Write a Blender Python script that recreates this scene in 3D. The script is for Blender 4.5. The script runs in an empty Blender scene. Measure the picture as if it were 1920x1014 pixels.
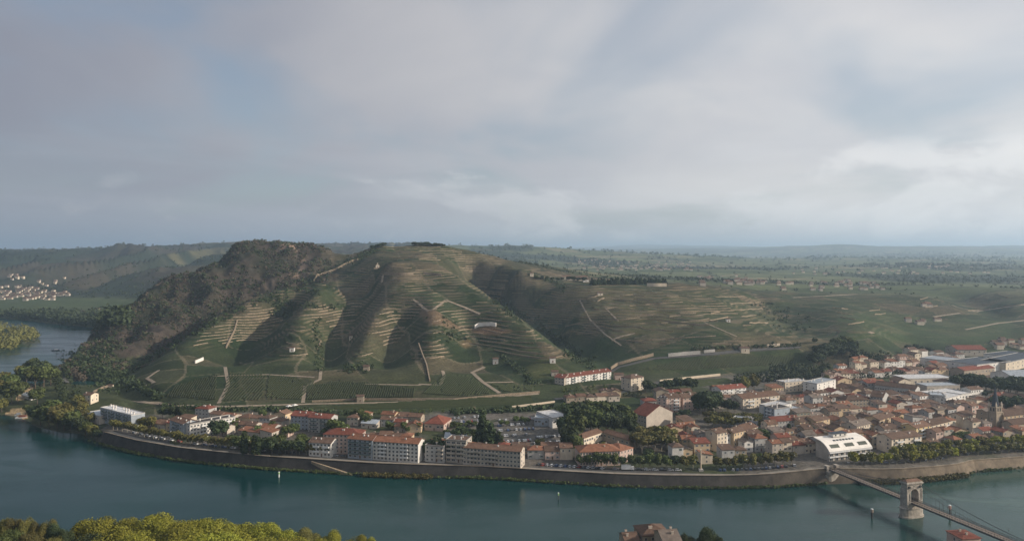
import bpy, math, random
import numpy as np
from mathutils import Vector, Matrix
R = math.radians
sc = bpy.context.scene
col = sc.collection
rnd = random.Random(7)
# ------------------------------------------------------------------ camera, sun, sky, exposure
F, CX, HY, H = 1371.0, 960.0, 468.0, 150.0       # focal length in photo pixels, principal column, horizon row, eye height over the river
cam = bpy.data.objects.new('camera', bpy.data.cameras.new('camera'))
col.objects.link(cam)
cam.location = (0, 0, H)
cam.rotation_euler = (R(90), 0, 0)
cam.data.sensor_width = 36.0
cam.data.lens = F / 1920 * 36.0
cam.data.shift_y = -(507 - HY) / 1920
cam.data.clip_start = 1.0
cam.data.clip_end = 90000
sc.camera = cam

SUN_EL, SUN_AZ = 23.0, -9.0                       # azimuth counted from +X, negative = towards the viewer
sv = Vector((math.cos(R(SUN_EL)) * math.cos(R(SUN_AZ)), math.cos(R(SUN_EL)) * math.sin(R(SUN_AZ)), math.sin(R(SUN_EL))))
sun = bpy.data.objects.new('sun', bpy.data.lights.new('sun', 'SUN'))
col.objects.link(sun)
sun.data.energy = 5.0
sun.data.angle = R(0.6)
sun.data.color = (1.0, 0.88, 0.74)
sun.rotation_euler = sv.to_track_quat('Z', 'Y').to_euler()

w = bpy.data.worlds.new('World'); sc.world = w; w.use_nodes = True
nt = w.node_tree; nt.nodes.clear()
def N(nt, t, **kw):
    n = nt.nodes.new(t)
    for k, v in kw.items():
        if k.startswith('i_'): n.inputs[int(k[2:])].default_value = v
        else: setattr(n, k, v)
    return n
def L(nt, a, b): nt.links.new(a, b)
def math_(nt, op, a, b=None, clamp=False):
    n = nt.nodes.new('ShaderNodeMath'); n.operation = op; n.use_clamp = clamp
    for i, v in enumerate((a, b)):
        if v is None: continue
        if isinstance(v, (int, float)): n.inputs[i].default_value = v
        else: nt.links.new(v, n.inputs[i])
    return n.outputs[0]
def mapr(nt, v, a, b, c=0.0, d=1.0, smooth=True):
    n = nt.nodes.new('ShaderNodeMapRange')
    if smooth: n.interpolation_type = 'SMOOTHSTEP'
    nt.links.new(v, n.inputs['Value'])
    for k, x in zip(('From Min', 'From Max', 'To Min', 'To Max'), (a, b, c, d)): n.inputs[k].default_value = x
    return n.outputs['Result']
def mixc(nt, f, a, b, mode='MIX'):
    n = nt.nodes.new('ShaderNodeMix'); n.data_type = 'RGBA'; n.blend_type = mode
    if isinstance(f, (int, float)): n.inputs[0].default_value = f
    else: nt.links.new(f, n.inputs[0])
    for i, v in ((6, a), (7, b)):
        if isinstance(v, (tuple, list)): n.inputs[i].default_value = tuple(v)[:3] + (1,)
        else: nt.links.new(v, n.inputs[i])
    return n.outputs[2]
sky = N(nt, 'ShaderNodeTexSky', sky_type='NISHITA', sun_disc=False, sun_elevation=R(SUN_EL), sun_rotation=R(90 - SUN_AZ),
        altitude=250, air_density=1.0, dust_density=2.0, ozone_density=1.0)
tc = N(nt, 'ShaderNodeTexCoord')
sep = N(nt, 'ShaderNodeSeparateXYZ'); L(nt, tc.outputs['Generated'], sep.inputs[0])
sx, sy, sz = sep.outputs
zc = math_(nt, 'MAXIMUM', sz, 0.0)
# a cloud deck seen in perspective: direction divided by its rise over the horizon
den = math_(nt, 'ADD', zc, 0.22)
px_ = math_(nt, 'DIVIDE', sx, den); py_ = math_(nt, 'DIVIDE', sy, den)
cmb = N(nt, 'ShaderNodeCombineXYZ'); L(nt, px_, cmb.inputs[0]); L(nt, py_, cmb.inputs[1])
def noise(nt, vec, scale, detail=4, rough=.5, dist=0.0, off=(0, 0, 0), sc3=(1, 1, 1)):
    m = N(nt, 'ShaderNodeMapping'); L(nt, vec, m.inputs[0]); m.inputs[1].default_value = off; m.inputs[3].default_value = sc3
    n = N(nt, 'ShaderNodeTexNoise'); L(nt, m.outputs[0], n.inputs['Vector'])
    n.inputs['Scale'].default_value = scale; n.inputs['Detail'].default_value = detail
    n.inputs['Roughness'].default_value = rough; n.inputs['Distortion'].default_value = dist
    return n.outputs[0]
sunward = math_(nt, 'ADD', math_(nt, 'MULTIPLY', sx, 0.5), 0.5)            # 0 away from the sun, 1 towards it
fog = noise(nt, cmb.outputs[0], 0.95, 4, .5, .5, (0.3, 9.1, 0))
fog = mapr(nt, fog, 0.28, 0.56)
thin = noise(nt, tc.outputs['Generated'], 2.6, 7, .58, .3, (0.4, 1.3, 3.1), (1, 1, 6.5))
low = mapr(nt, zc, 0.03, 0.20, 1, 0)                                        # thin streaks belong to the band over the horizon
streak = math_(nt, 'MULTIPLY', mapr(nt, thin, 0.46, 0.66), low)
# row of small cumulus just over the horizon
cn = noise(nt, tc.outputs['Generated'], 7.0, 6, .6, .2, (0.2, 0.3, 0), (1, 1, 1.6))
bank = math_(nt, 'MULTIPLY', mapr(nt, math_(nt, 'ADD', cn, math_(nt, 'MULTIPLY', sunward, .16)), .56, .66), mapr(nt, math_(nt, 'SUBTRACT', sz, math_(nt, 'MULTIPLY', cn, .10)), -.035, .012, 1, 0))
big = noise(nt, tc.outputs['Generated'], 4.0, 7, .55, .3, (1.2, 0.1, .8), (1, 1, 2.6))
bigc = math_(nt, 'MULTIPLY', mapr(nt, math_(nt, 'ADD', big, math_(nt, 'MULTIPLY', sunward, .30)), .70, .80), mapr(nt, zc, .11, .15, 1, 0))
lumps = noise(nt, tc.outputs['Generated'], 3.0, 5, .5, .5, (5, 2, 1), (1, 1, 2.2))
gl = mapr(nt, sunward, 0.12, 0.80, 0, 1)
deck = mixc(nt, gl, (2.65, 2.7, 3.15), (7.5, 7.25, 7.05))
deck = mixc(nt, mapr(nt, lumps, .32, .68, 0, .62), deck, mixc(nt, gl, (2.1, 2.2, 2.75), (5.0, 5.15, 5.6)))
base = mixc(nt, 0.42, sky.outputs[0], mixc(nt, gl, (2.0, 2.5, 3.3), (5.6, 6.0, 6.4)))
c1 = mixc(nt, math_(nt, 'MULTIPLY', fog, 0.9), base, deck)
c2 = mixc(nt, math_(nt, 'MULTIPLY', streak, 0.42), c1, mixc(nt, gl, (3.6, 3.8, 4.2), (8, 8, 8)))
c3 = mixc(nt, math_(nt, 'MULTIPLY', bigc, 0.5), c2, mixc(nt, gl, (4.5, 4.5, 4.8), (9, 8.9, 8.7)))
c4 = mixc(nt, mapr(nt, zc, 0.0, 0.13, .5, 0), c3, mixc(nt, gl, (2.8, 3.15, 3.7), (6.2, 6.3, 6.3)))
c4 = mixc(nt, math_(nt, 'MULTIPLY', bank, 0.6), c4, mixc(nt, gl, (4.6, 4.5, 4.6), (8.6, 8.4, 8.1)))
bg = N(nt, 'ShaderNodeBackground'); L(nt, c4, bg.inputs[0]); bg.inputs[1].default_value = 0.112
wo = N(nt, 'ShaderNodeOutputWorld'); L(nt, bg.outputs[0], wo.inputs[0])
vs = sc.view_settings
vs.view_transform = 'Standard'; vs.look = 'None'; vs.gamma = 1; vs.use_curve_mapping = False; vs.exposure = 0.0
sc.render.engine = 'CYCLES'
sc.cycles.max_bounces = 5; sc.cycles.diffuse_bounces = 2; sc.cycles.glossy_bounces = 2; sc.cycles.transmission_bounces = 2
sc.cycles.volume_bounces = 1; sc.cycles.transparent_max_bounces = 4
sc.cycles.use_denoising = True; sc.cycles.sample_clamp_indirect = 4.0
# ------------------------------------------------------------------ helpers
def P(px, py, d): return ((px - CX) / F * d, d, H - (py - HY) / F * d)
def G(px, py, z=0.0):
    d = F * (H - z) / (py - HY); return ((px - CX) / F * d, d)
_T = np.random.RandomState(11).rand(256, 256)
def vnoise(x, y, s):
    x = np.asarray(x) / s; y = np.asarray(y) / s
    xi = np.floor(x).astype(int); yi = np.floor(y).astype(int)
    fx = x - xi; fy = y - yi; fx = fx * fx * (3 - 2 * fx); fy = fy * fy * (3 - 2 * fy)
    g = lambda a, b: _T[a & 255, b & 255]
    return (g(xi, yi) * (1 - fx) + g(xi + 1, yi) * fx) * (1 - fy) + (g(xi, yi + 1) * (1 - fx) + g(xi + 1, yi + 1) * fx) * fy * 1.0
def fbm(x, y, s, n=4):
    r = 0; a = 1.0; t = 0
    for i in range(n):
        r = r + a * (vnoise(x + 37.1 * i * s, y - 11.7 * i * s, s) - .5); t += a; a *= .5; s *= .5
    return r / t * 2
def sstep(a, b, v):
    t = np.clip((v - a) / (b - a), 0, 1); return t * t * (3 - 2 * t)
def inside(poly, x, y):
    c = np.zeros(np.shape(x), bool); n = len(poly)
    for i in range(n):
        x1, y1 = poly[i]; x2, y2 = poly[(i + 1) % n]
        if y1 == y2: continue
        c ^= ((y1 > y) != (y2 > y)) & (x < (x2 - x1) * (y - y1) / (y2 - y1) + x1)
    return c
def segdist(poly, x, y, closed=True):
    d = np.full(np.shape(x), 1e12); n = len(poly)
    for i in range(n if closed else n - 1):
        x1, y1 = poly[i]; x2, y2 = poly[(i + 1) % n]
        dx, dy = x2 - x1, y2 - y1
        t = np.clip(((x - x1) * dx + (y - y1) * dy) / (dx * dx + dy * dy + 1e-9), 0, 1)
        d = np.minimum(d, (x - x1 - t * dx) ** 2 + (y - y1 - t * dy) ** 2)
    return np.sqrt(d)
def sdist(poly, x, y):       # positive inside
    d = segdist(poly, x, y); return np.where(inside(poly, x, y), d, -d)
def tag(o, label=None, cat=None, group=None, kind=None):
    if label: o['label'] = label
    if cat: o['category'] = cat
    if group: o['group'] = group
    if kind: o['kind'] = kind
    return o
def mesh(name, V, Fc, mats, mi=None, smooth=False):
    me = bpy.data.meshes.new(name)
    me.from_pydata([tuple(v) for v in V], [], [tuple(f) for f in Fc])
    for m in (mats if isinstance(mats, (list, tuple)) else [mats]): me.materials.append(m)
    if mi is not None: me.polygons.foreach_set('material_index', np.array(mi, dtype=np.int32))
    if smooth: me.polygons.foreach_set('use_smooth', np.ones(len(me.polygons), bool))
    me.update(); return me
def link(name, me, parent=None, loc=(0, 0, 0), rz=0.0, scale=None):
    o = bpy.data.objects.new(name, me); col.objects.link(o)
    o.location = loc
    if rz: o.rotation_euler = (0, 0, rz)
    if scale: o.scale = scale
    if parent: o.parent = parent
    return o
class MB:                     # collects simple shapes into ONE mesh
    def __init__(s): s.V = []; s.F = []; s.M = []
    def add(s, V, Fc, m=0):
        b = len(s.V); s.V += [tuple(v) for v in V]; s.F += [tuple(i + b for i in f) for f in Fc]; s.M += [m] * len(Fc); return s
    def box(s, x0, x1, y0, y1, z0, z1, m=0):
        return s.add([(x0, y0, z0), (x1, y0, z0), (x1, y1, z0), (x0, y1, z0), (x0, y0, z1), (x1, y0, z1), (x1, y1, z1), (x0, y1, z1)],
                     [(3, 2, 1, 0), (4, 5, 6, 7), (0, 1, 5, 4), (1, 2, 6, 5), (2, 3, 7, 6), (3, 0, 4, 7)], m)
    def extr(s, prof, x0, x1, m=0):   # closed profile in (y,z) pushed along x
        n = len(prof)
        V = [(x0, a, b) for a, b in prof] + [(x1, a, b) for a, b in prof]
        Fc = [(i, (i + 1) % n, (i + 1) % n + n, i + n) for i in range(n)] + [tuple(reversed(range(n))), tuple(range(n, 2 * n))]
        return s.add(V, Fc, m)
    def cyl(s, x, y, z0, z1, r0, r1=None, n=8, m=0):
        r1 = r0 if r1 is None else r1
        V = [(x + r0 * math.cos(2 * math.pi * i / n), y + r0 * math.sin(2 * math.pi * i / n), z0) for i in range(n)]
        V += [(x + r1 * math.cos(2 * math.pi * i / n), y + r1 * math.sin(2 * math.pi * i / n), z1) for i in range(n)]
        Fc = [(i, (i + 1) % n, (i + 1) % n + n, i + n) for i in range(n)] + [tuple(reversed(range(n))), tuple(range(n, 2 * n))]
        return s.add(V, Fc, m)
    def tube(s, a, b, r, n=6, m=0, r2=None):
        a = Vector(a); b = Vector(b); d = (b - a).normalized(); r2 = r if r2 is None else r2
        u = d.orthogonal().normalized(); v = d.cross(u)
        V = [a + (u * math.cos(2 * math.pi * i / n) + v * math.sin(2 * math.pi * i / n)) * r for i in range(n)]
        V += [b + (u * math.cos(2 * math.pi * i / n) + v * math.sin(2 * math.pi * i / n)) * r2 for i in range(n)]
        Fc = [(i, (i + 1) % n, (i + 1) % n + n, i + n) for i in range(n)] + [tuple(reversed(range(n))), tuple(range(n, 2 * n))]
        return s.add(V, Fc, m)
    def mesh(s, name, mats, smooth=False): return mesh(name, s.V, s.F, mats, s.M, smooth)
# ------------------------------------------------------------------ materials
def principled(name, rough=.85, spec=.25):
    m = bpy.data.materials.new(name); m.use_nodes = True; nt = m.node_tree
    b = nt.nodes['Principled BSDF']; b.inputs['Roughness'].default_value = rough
    b.inputs['Specular IOR Level'].default_value = spec
    return m, nt, b
def mat(name, c, rough=.85, var=.25, scale=.35, spec=.25, c2=None, dirt=None, metal=0.0, perobj=0.0, stripe=None):
    """plain material with two scales of grain, weather streaks and a small shift per object"""
    m, nt, b = principled(name, rough, spec)
    g = N(nt, 'ShaderNodeNewGeometry')
    n1 = noise(nt, g.outputs['Position'], scale, 5, .6)
    n2 = noise(nt, g.outputs['Position'], scale * 7, 3, .6)
    dk = tuple(v * (1 - var) for v in c); lt = tuple(min(1, v * (1 + var)) for v in c)
    cc = mixc(nt, mapr(nt, n1, .3, .7), dk, c2 or lt)
    cc = mixc(nt, mapr(nt, n2, .35, .7, 0, .45), cc, tuple(v * .72 for v in c))
    if dirt:
        st = noise(nt, g.outputs['Position'], 1.2, 4, .6, 0, (0, 0, 0), (1, 1, .12))
        cc = mixc(nt, mapr(nt, st, .5, .75, 0, .5), cc, dirt)
    if stripe:
        tcn = N(nt, 'ShaderNodeTexCoord'); wv = N(nt, 'ShaderNodeTexWave', bands_direction=stripe[0]); wv.inputs['Scale'].default_value = stripe[1]
        wv.inputs['Distortion'].default_value = .6
        L(nt, tcn.outputs['Object'], wv.inputs['Vector'])
        cc = mixc(nt, math_(nt, 'MULTIPLY', wv.outputs['Fac'], stripe[2]), cc, tuple(v * .45 for v in c))
    if perobj:
        oi = N(nt, 'ShaderNodeObjectInfo'); hs = N(nt, 'ShaderNodeHueSaturation')
        L(nt, mapr(nt, oi.outputs['Random'], 0, 1, 1 - perobj, 1 + perobj, False), hs.inputs['Value'])
        L(nt, cc, hs.inputs['Color']); cc = hs.outputs[0]
    L(nt, cc, b.inputs['Base Color']); b.inputs['Metallic'].default_value = metal
    return m
# ------------------------------------------------------------------ terrain: one sheet, heights from surveyed spurs, ravines and crests
CT = []
def line(pts, n=6):
    for a, b in zip(pts[:-1], pts[1:]):
        for i in range(n):
            t = i / n; CT.append(P(*[a[k] * (1 - t) + b[k] * t for k in range(3)]))
    CT.append(P(*pts[-1]))
def zline(pts, n=4):          # (px, py, z): depth follows from height
    q = [(a, b, F * (H - z) / (b - HY)) for a, b, z in pts]
    line(q, n)
# town floor, railway, hill foot
zline([(60, 790, 5), (200, 815, 7), (330, 843, 8), (500, 858, 7.5), (700, 872, 6.5), (960, 882, 6), (1250, 897, 6), (1450, 890, 7), (1570, 880, 9), (1750, 880, 7), (1920, 862, 7), (2200, 845, 7)])
zline([(-300, 760, 5), (-100, 760, 5), (60, 760, 5)])
zline([(120, 700, 9), (170, 740, 10), (300, 760, 11), (420, 772, 12), (600, 775, 12), (800, 770, 12), (1000, 760, 12.5), (1100, 748, 13), (1300, 728, 13), (1500, 708, 13), (1700, 693, 13), (1920, 690, 13), (2200, 690, 13)])
zline([(600, 815, 9), (800, 815, 9), (1000, 815, 9), (1250, 810, 9), (1500, 810, 10), (1750, 800, 10), (1950, 800, 10)], 2)
zline([(1300, 765, 12), (1500, 750, 12), (1700, 745, 12), (1900, 740, 12)], 2)
zline([(1700, 660, 15), (1900, 650, 15), (2200, 650, 15)], 2)
zline([(290, 745, 14), (420, 756, 15), (600, 752, 15), (750, 752, 15), (900, 742, 16), (1000, 735, 16)], 3)
zline([(290, 722, 19), (420, 712, 21), (500, 700, 23), (600, 712, 21), (700, 708, 22), (850, 702, 23), (950, 700, 23), (1040, 710, 21)], 3)
# small vine knoll by the rail bend
line([(205, 728, 748), (185, 745, 700)], 3); line([(205, 728, 748), (270, 752, 690)], 3); line([(175, 757, 672), (230, 762, 664), (290, 760, 668)], 2)
# spurs (S) and ravines (V) of the vineyard hill
line([(600, 533, 1095), (500, 560, 1050), (450, 582, 1005), (400, 606, 950), (340, 645, 865), (300, 680, 805), (262, 712, 745)])                # S2
line([(655, 492, 1275), (590, 522, 1225), (540, 546, 1185), (470, 572, 1150), (400, 607, 1085), (330, 645, 1000), (260, 688, 900), (200, 718, 800)])     # V0
line([(545, 588, 1055), (510, 602, 1022), (470, 640, 950), (440, 690, 835)])                                                # V1
line([(600, 525, 1105), (580, 560, 1005), (575, 600, 915), (570, 650, 820), (550, 695, 750)])                                # S3
line([(700, 535, 1130), (682, 560, 1085), (652, 600, 1015), (624, 650, 920), (606, 695, 805)])                                # V2
line([(712, 505, 1125), (725, 530, 1060), (722, 560, 1000), (706, 600, 920), (684, 650, 828), (670, 690, 762)])               # S4
line([(752, 600, 958), (732, 650, 884), (708, 692, 796)])                                                 # V3
line([(790, 520, 1080), (806, 560, 985), (812, 600, 900), (812, 650, 815), (806, 695, 752)])                                  # S5
line([(870, 600, 950), (868, 650, 868), (850, 695, 775)])
line([(830, 500, 1150), (880, 530, 1075), (930, 570, 985), (980, 610, 900), (1030, 650, 828), (1080, 702, 748)])               # S6
line([(930, 655, 850), (960, 690, 790)])
line([(860, 482, 1350), (890, 515, 1345), (935, 558, 1275), (990, 600, 1165), (1050, 640, 1040), (1100, 672, 915), (1150, 700, 795)])   # V4
# crest line of the hill
line([(676, 484, 1290), (692, 466, 1320), (712, 456, 1340), (738, 464, 1330), (780, 459, 1360), (815, 457, 1370), (850, 466, 1375), (900, 482, 1375), (950, 498, 1355), (1000, 516, 1310), (1040, 525, 1270), (1130, 531, 1225), (1250, 533, 1195), (1310, 538, 1195), (1400, 548, 1240), (1460, 556, 1290)], 3)
line([(660, 480, 1300), (712, 480, 1230), (780, 480, 1220), (830, 480, 1260)], 2)
line([(900, 500, 1340), (960, 520, 1250)], 2); line([(800, 475, 1330), (850, 490, 1300)], 2)
# slope right of the ravine
line([(1035, 550, 1190), (1100, 560, 1120), (1250, 560, 1095), (1350, 562, 1100)], 3)
line([(1075, 596, 1045), (1150, 600, 1000), (1250, 600, 985), (1350, 600, 965), (1400, 602, 975)], 3)
line([(1120, 645, 930), (1200, 640, 895), (1300, 640, 880), (1400, 632, 890), (1500, 628, 930)], 3)
line([(1150, 690, 820), (1200, 672, 842), (1262, 665, 850), (1330, 659, 858), (1400, 653, 872), (1500, 648, 890), (1560, 645, 900)], 3)
zline([(1200, 700, 16), (1300, 695, 16), (1430, 690, 16), (1500, 680, 17)], 2)
line([(1420, 562, 1260), (1470, 598, 1120), (1520, 632, 985)], 4)       # V5
line([(1510, 560, 1290), (1560, 575, 1170), (1600, 600, 1060), (1640, 625, 970)], 4)
line([(1640, 570, 1300), (1670, 600, 1170), (1690, 625, 1060)], 4)
zline([(1700, 645, 20), (1800, 640, 20), (1920, 635, 20), (2200, 630, 20)], 2)
zline([(1760, 600, 32), (1850, 605, 30), (1920, 600, 32), (2200, 600, 30)], 2)
line([(1700, 545, 1650), (1750, 560, 1430), (1790, 580, 1290)], 3); line([(1800, 540, 1700), (1850, 550, 1500), (1900, 575, 1300)], 3); line([(1760, 552, 1620), (1830, 572, 1430), (1880, 596, 1270)], 3)
zline([(1480, 545, 62), (1600, 545, 60), (1750, 538, 60), (1920, 540, 55), (2200, 540, 55)], 2)
# plateau and far country
zline([(1060, 515, 75), (1200, 520, 72), (1350, 525, 70), (1500, 528, 62), (1700, 528, 58), (1920, 528, 52), (2300, 528, 50)], 2)
zline([(1050, 503, 75), (1200, 508, 70), (1400, 508, 66), (1600, 508, 62), (1800, 510, 58), (2000, 510, 56), (2400, 510, 56)], 2)
zline([(1180, 494, 80), (1400, 492, 72), (1600, 495, 70), (1800, 497, 66), (2000, 497, 66), (2400, 497, 66)], 2)
line([(860, 469, 4300), (930, 464, 4400), (1000, 463.5, 4500), (1060, 472, 4300), (1120, 484, 4000), (1180, 491, 3700)], 2)
line([(900, 492, 3000), (1000, 496, 3100), (1080, 500, 3300)], 2)
line([(1380, 480, 9500), (1440, 475, 10000), (1500, 467, 10500), (1560, 460.5, 11000), (1700, 461.5, 12500), (1920, 461, 12500), (2200, 461, 12500), (2800, 461, 12500)], 2)
line([(1200, 484, 8500), (1440, 483, 8500), (1700, 478, 8200), (1920, 478, 8200), (2400, 478, 8200)], 2)
line([(900, 470, 24000), (980, 469, 24000), (1080, 466, 24000), (1150, 461, 24000), (1200, 458, 24000), (1260, 459, 24000), (1300, 462, 24000), (1350, 461, 24000), (1420, 464, 24000), (1520, 466, 24000), (2000, 466, 24000), (2800, 466, 24000)], 3)
line([(0, 480, 9000), (450, 474, 9000)], 2)
line([(300, 470, 6500), (500, 465, 6500), (620, 463.5, 6500), (660, 461, 6500), (700, 460, 6500), (760, 466, 6500), (850, 468, 7000)], 2)
# rocky ridge
line([(150, 652, 1015), (175, 632, 1045), (205, 610, 1080), (250, 580, 1120), (300, 546, 1165), (350, 512, 1215), (400, 487, 1265), (440, 467, 1310), (480, 456, 1345), (520, 454, 1350), (560, 458, 1350), (600, 467, 1335), (640, 481, 1310), (665, 487, 1290)], 3)
line([(520, 480, 1300), (560, 500, 1260), (480, 520, 1220), (430, 550, 1160), (350, 590, 1080), (280, 630, 1000), (220, 670, 910), (180, 700, 835)], 2)
line([(560, 480, 1305), (610, 490, 1290)], 2)
line([(330, 560, 1140), (250, 625, 1020), (190, 680, 900)], 2)
line([(150, 680, 900), (165, 705, 830), (190, 728, 780)], 2)
# hidden back slopes (true points in metres)
for x, y, z in [(-310, 1400, 118), (-300, 1480, 105), (-330, 1560, 90), (-560, 1560, 60), (-450, 1750, 20), (-700, 1350, 15), (-300, 1800, 60), (-820, 1230, 5), (-100, 1750, 120), (100, 1700, 110), (200, 1600, 85), (400, 1600, 82), (-600, 1900, 12), (-300, 2300, 70), (0, 2300, 100), (-900, 1400, 5), (0, 3000, 60), (-500, 3500, 80),
                (-3000, 600, 8), (-3000, 1500, 8), (-1800, 700, 5), (-1800, 1300, 5), (-1200, 700, 5), (2500, 700, 13), (1500, 700, 13), (2500, 1200, 30), (1500, 500, 7), (-1500, 500, 5), (-6000, 3000, 100), (7000, 2500, 60), (-9000, 9000, 70), (-5000, 6000, 60), (-9000, 29000, 90), (-25000, 29000, 90), (-4000, 15000, 70), (25000, 29000, 200), (12000, 6000, 80)]:
    CT.append((x, y, z))
# left country
zline([(-300, 590, 6), (0, 588, 7), (120, 592, 7), (200, 597, 7), (240, 600, 7)], 2)
zline([(-300, 572, 9), (0, 572, 9), (150, 576, 9), (260, 580, 9)], 2)
line([(-200, 556, 2150), (0, 554, 2150), (80, 556, 2120), (140, 562, 2000), (200, 566, 1960), (270, 562, 1960)], 2)
line([(-200, 515, 2700), (0, 515, 2650), (60, 520, 2550), (110, 505, 2750), (150, 530, 2350), (200, 520, 2500), (260, 525, 2300), (330, 510, 2400)], 2)
line([(0, 495, 3100), (100, 492, 3200), (180, 500, 2900), (230, 490, 3150), (300, 500, 2800), (380, 490, 2900)], 2)
line([(-500, 476, 3700), (-200, 474, 3700), (0, 478, 3650), (60, 481, 3700), (110, 484, 3750), (145, 479, 3700), (200, 470, 3700), (230, 466, 3700), (265, 473, 3750), (330, 478, 3800), (400, 469, 3900), (450, 466, 4000)], 2)
CT = np.array(CT)
def warp(x, y): return np.stack([x / y, np.log(y / 1000.0)], -1)
Q = warp(CT[:, 0], CT[:, 1])
_, keep = np.unique(np.round(Q / .004).astype(int), axis=0, return_index=True)
Q = Q[keep]; CT = CT[keep]
KC = 0.012
def kern(A, B):
    d2 = ((A[:, None, :] - B[None, :, :]) ** 2).sum(-1); return np.sqrt(d2 + KC * KC)
n = len(Q)
A = np.zeros((n + 1, n + 1)); A[:n, :n] = kern(Q, Q) - np.eye(n) * 0.0008; A[:n, n] = 1; A[n, :n] = 1
W = np.linalg.solve(A, np.append(CT[:, 2], 0))
NU, NV = 1101, 601
uu = np.concatenate([np.linspace(-2.6, -.80, 60, endpoint=False), np.linspace(-.80, .80, NU - 120), np.linspace(.80, 2.6, 61)[1:]]); NU = len(uu)
# rows: evenly spaced on the picture side of each depth; finer around the hill
vv = np.interp(np.linspace(0, 1, NV), [0, .10, .62, .80, 1], [math.log(335), math.log(560), math.log(1450), math.log(4500), math.log(32000)])
def rbf(us, vs):
    g = np.stack(np.meshgrid(us, vs - math.log(1000.)), -1).reshape(-1, 2); out = np.empty(len(g))
    for i in range(0, len(g), 20000): out[i:i + 20000] = kern(g[i:i + 20000], Q) @ W[:n] + W[n]
    return out.reshape(len(vs), len(us))
us2, vs2 = uu[::3], vv[::3]
if us2[-1] != uu[-1]: us2 = np.append(us2, uu[-1])
if vs2[-1] != vv[-1]: vs2 = np.append(vs2, vv[-1])
Zc = rbf(us2, vs2)
def bil(us, vs, Zg, u, v):
    i = np.clip(np.searchsorted(us, u) - 1, 0, len(us) - 2); j = np.clip(np.searchsorted(vs, v) - 1, 0, len(vs) - 2)
    a = np.clip((u - us[i]) / (us[i + 1] - us[i]), 0, 1); b = np.clip((v - vs[j]) / (vs[j + 1] - vs[j]), 0, 1)
    return (Zg[j, i] * (1 - a) + Zg[j, i + 1] * a) * (1 - b) + (Zg[j + 1, i] * (1 - a) + Zg[j + 1, i + 1] * a) * b
U, Vv = np.meshgrid(uu, vv)
Zt = bil(us2, vs2, Zc, U, Vv)
Y = np.exp(Vv); X = U * Y
# relief noise: rock on the left ridge, gullies on the hill, rolling far country
def proj(x, y, z): return CX + x / y * F, HY + (H - z) / y * F
ROCK = [G0 for G0 in [(-720, 1150), (-640, 900), (-560, 760), (-500, 740), (-430, 860), (-395, 1010), (-350, 1120), (-300, 1210), (-318, 1290), (-345, 1420), (-500, 1480), (-760, 1300)]]
wr = sstep(-40, 40, sdist(ROCK, X, Y)) 
hillm = sstep(14, 40, Zt) * (Y < 1600)
ridged = 1 - np.abs(fbm(X, Y, 90, 5)) * 2
Zt = Zt + wr * (ridged * 15 + fbm(X, Y, 34, 3) * 9 - 11) + wr * sstep(8, 40, Zt) * (1 - np.abs(fbm(X + .6 * Y, (Y - .6 * X) * .45, 75, 3)) * 3) * 9 - wr * 4 + wr * sstep(90, 140, Zt) * 4 * sstep(5, 30, Zt)
Zt = Zt + (1 - wr) * hillm * (fbm(X, Y, 120, 4) * 5.5 + fbm(X, Y, 38, 3) * 1.6)
far = sstep(1500, 3000, Y)
Zt = Zt + far * fbm(X, Y, 700, 5) * np.minimum(30, Y * .006) * np.where(X < -500, .35, 1) + sstep(2500, 9000, Y) * (X > -500) * fbm(X * .6, Y, 1500, 4) * 34
lf = far * (X < -600) ; Zt = Zt + lf * ((1 - np.abs(fbm(X * 1.5, Y * .5, 330, 4)) * 2.5) * 60 - 26) * sstep(15, 60, Zt)
Zt = Zt + sstep(1100, 1500, Y) * (X > 300) * fbm(X, Y, 260, 4) * 6 * (1 - far)
# river
SH = [(30, 780), (60, 795), (100, 806), (150, 815), (190, 832), (250, 848), (330, 862), (420, 872), (500, 879), (600, 885), (700, 891), (800, 894), (900, 896), (960, 899), (1050, 905), (1150, 911), (1250, 914), (1350, 915), (1450, 913), (1540, 907), (1600, 905), (1640, 904), (1700, 902), (1760, 897), (1800, 892), (1830, 884), (1920, 877), (2100, 866)]
shore = [G(a, b) for a, b in SH]
RIVER = [(-2400, 352), (2400, 352), (2400, 700), (1200, 580)] + shore[::-1] + [G(a, b) for a, b in [(0, 778), (-60, 772), (-90, 735), (-40, 712), (30, 700), (95, 694), (108, 688), (150, 655), (172, 634), (192, 622), (200, 616), (130, 610), (60, 602), (0, 596), (-200, 588)]] + [(-3600, 1700), (-3600, 352)]
ISLE = [G(a, b) for a, b in [(-400, 650), (-100, 668), (0, 661), (50, 648), (74, 634), (70, 624), (0, 615), (-400, 612)]]
sd = -sdist(RIVER, X, Y); si = sdist(ISLE, X, Y)
sd = np.where(Y > 3500, 500, sd)
sd = np.maximum(sd, si)                                        # >0 on land
quay = (X > -330) & (X < 700) & (Y < 620)
bank = np.where(quay, 1.6, .22)
Zt = np.where(si > 0, np.minimum(3.5, 40), Zt)
Zt = np.minimum(Zt, np.maximum(-3.0, (sd - .3) * bank + np.where(quay, 0, fbm(X, Y, 25, 2) * .8) + np.maximum(sd - 6, 0) ** 1.7 * .25))
TS = 3.3                                                        # height of one terrace
terr = sstep(14, 40, Zt) * (1 - wr) * sstep(24, 36, Zt) * (1 - sstep(1480, 1600, Y)) * (1 - sstep(330, 620, X) * .6)
terr = terr * (.45 + .55 * sstep(-.35, .0, fbm(X + 500, Y, 150, 3)))
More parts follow.
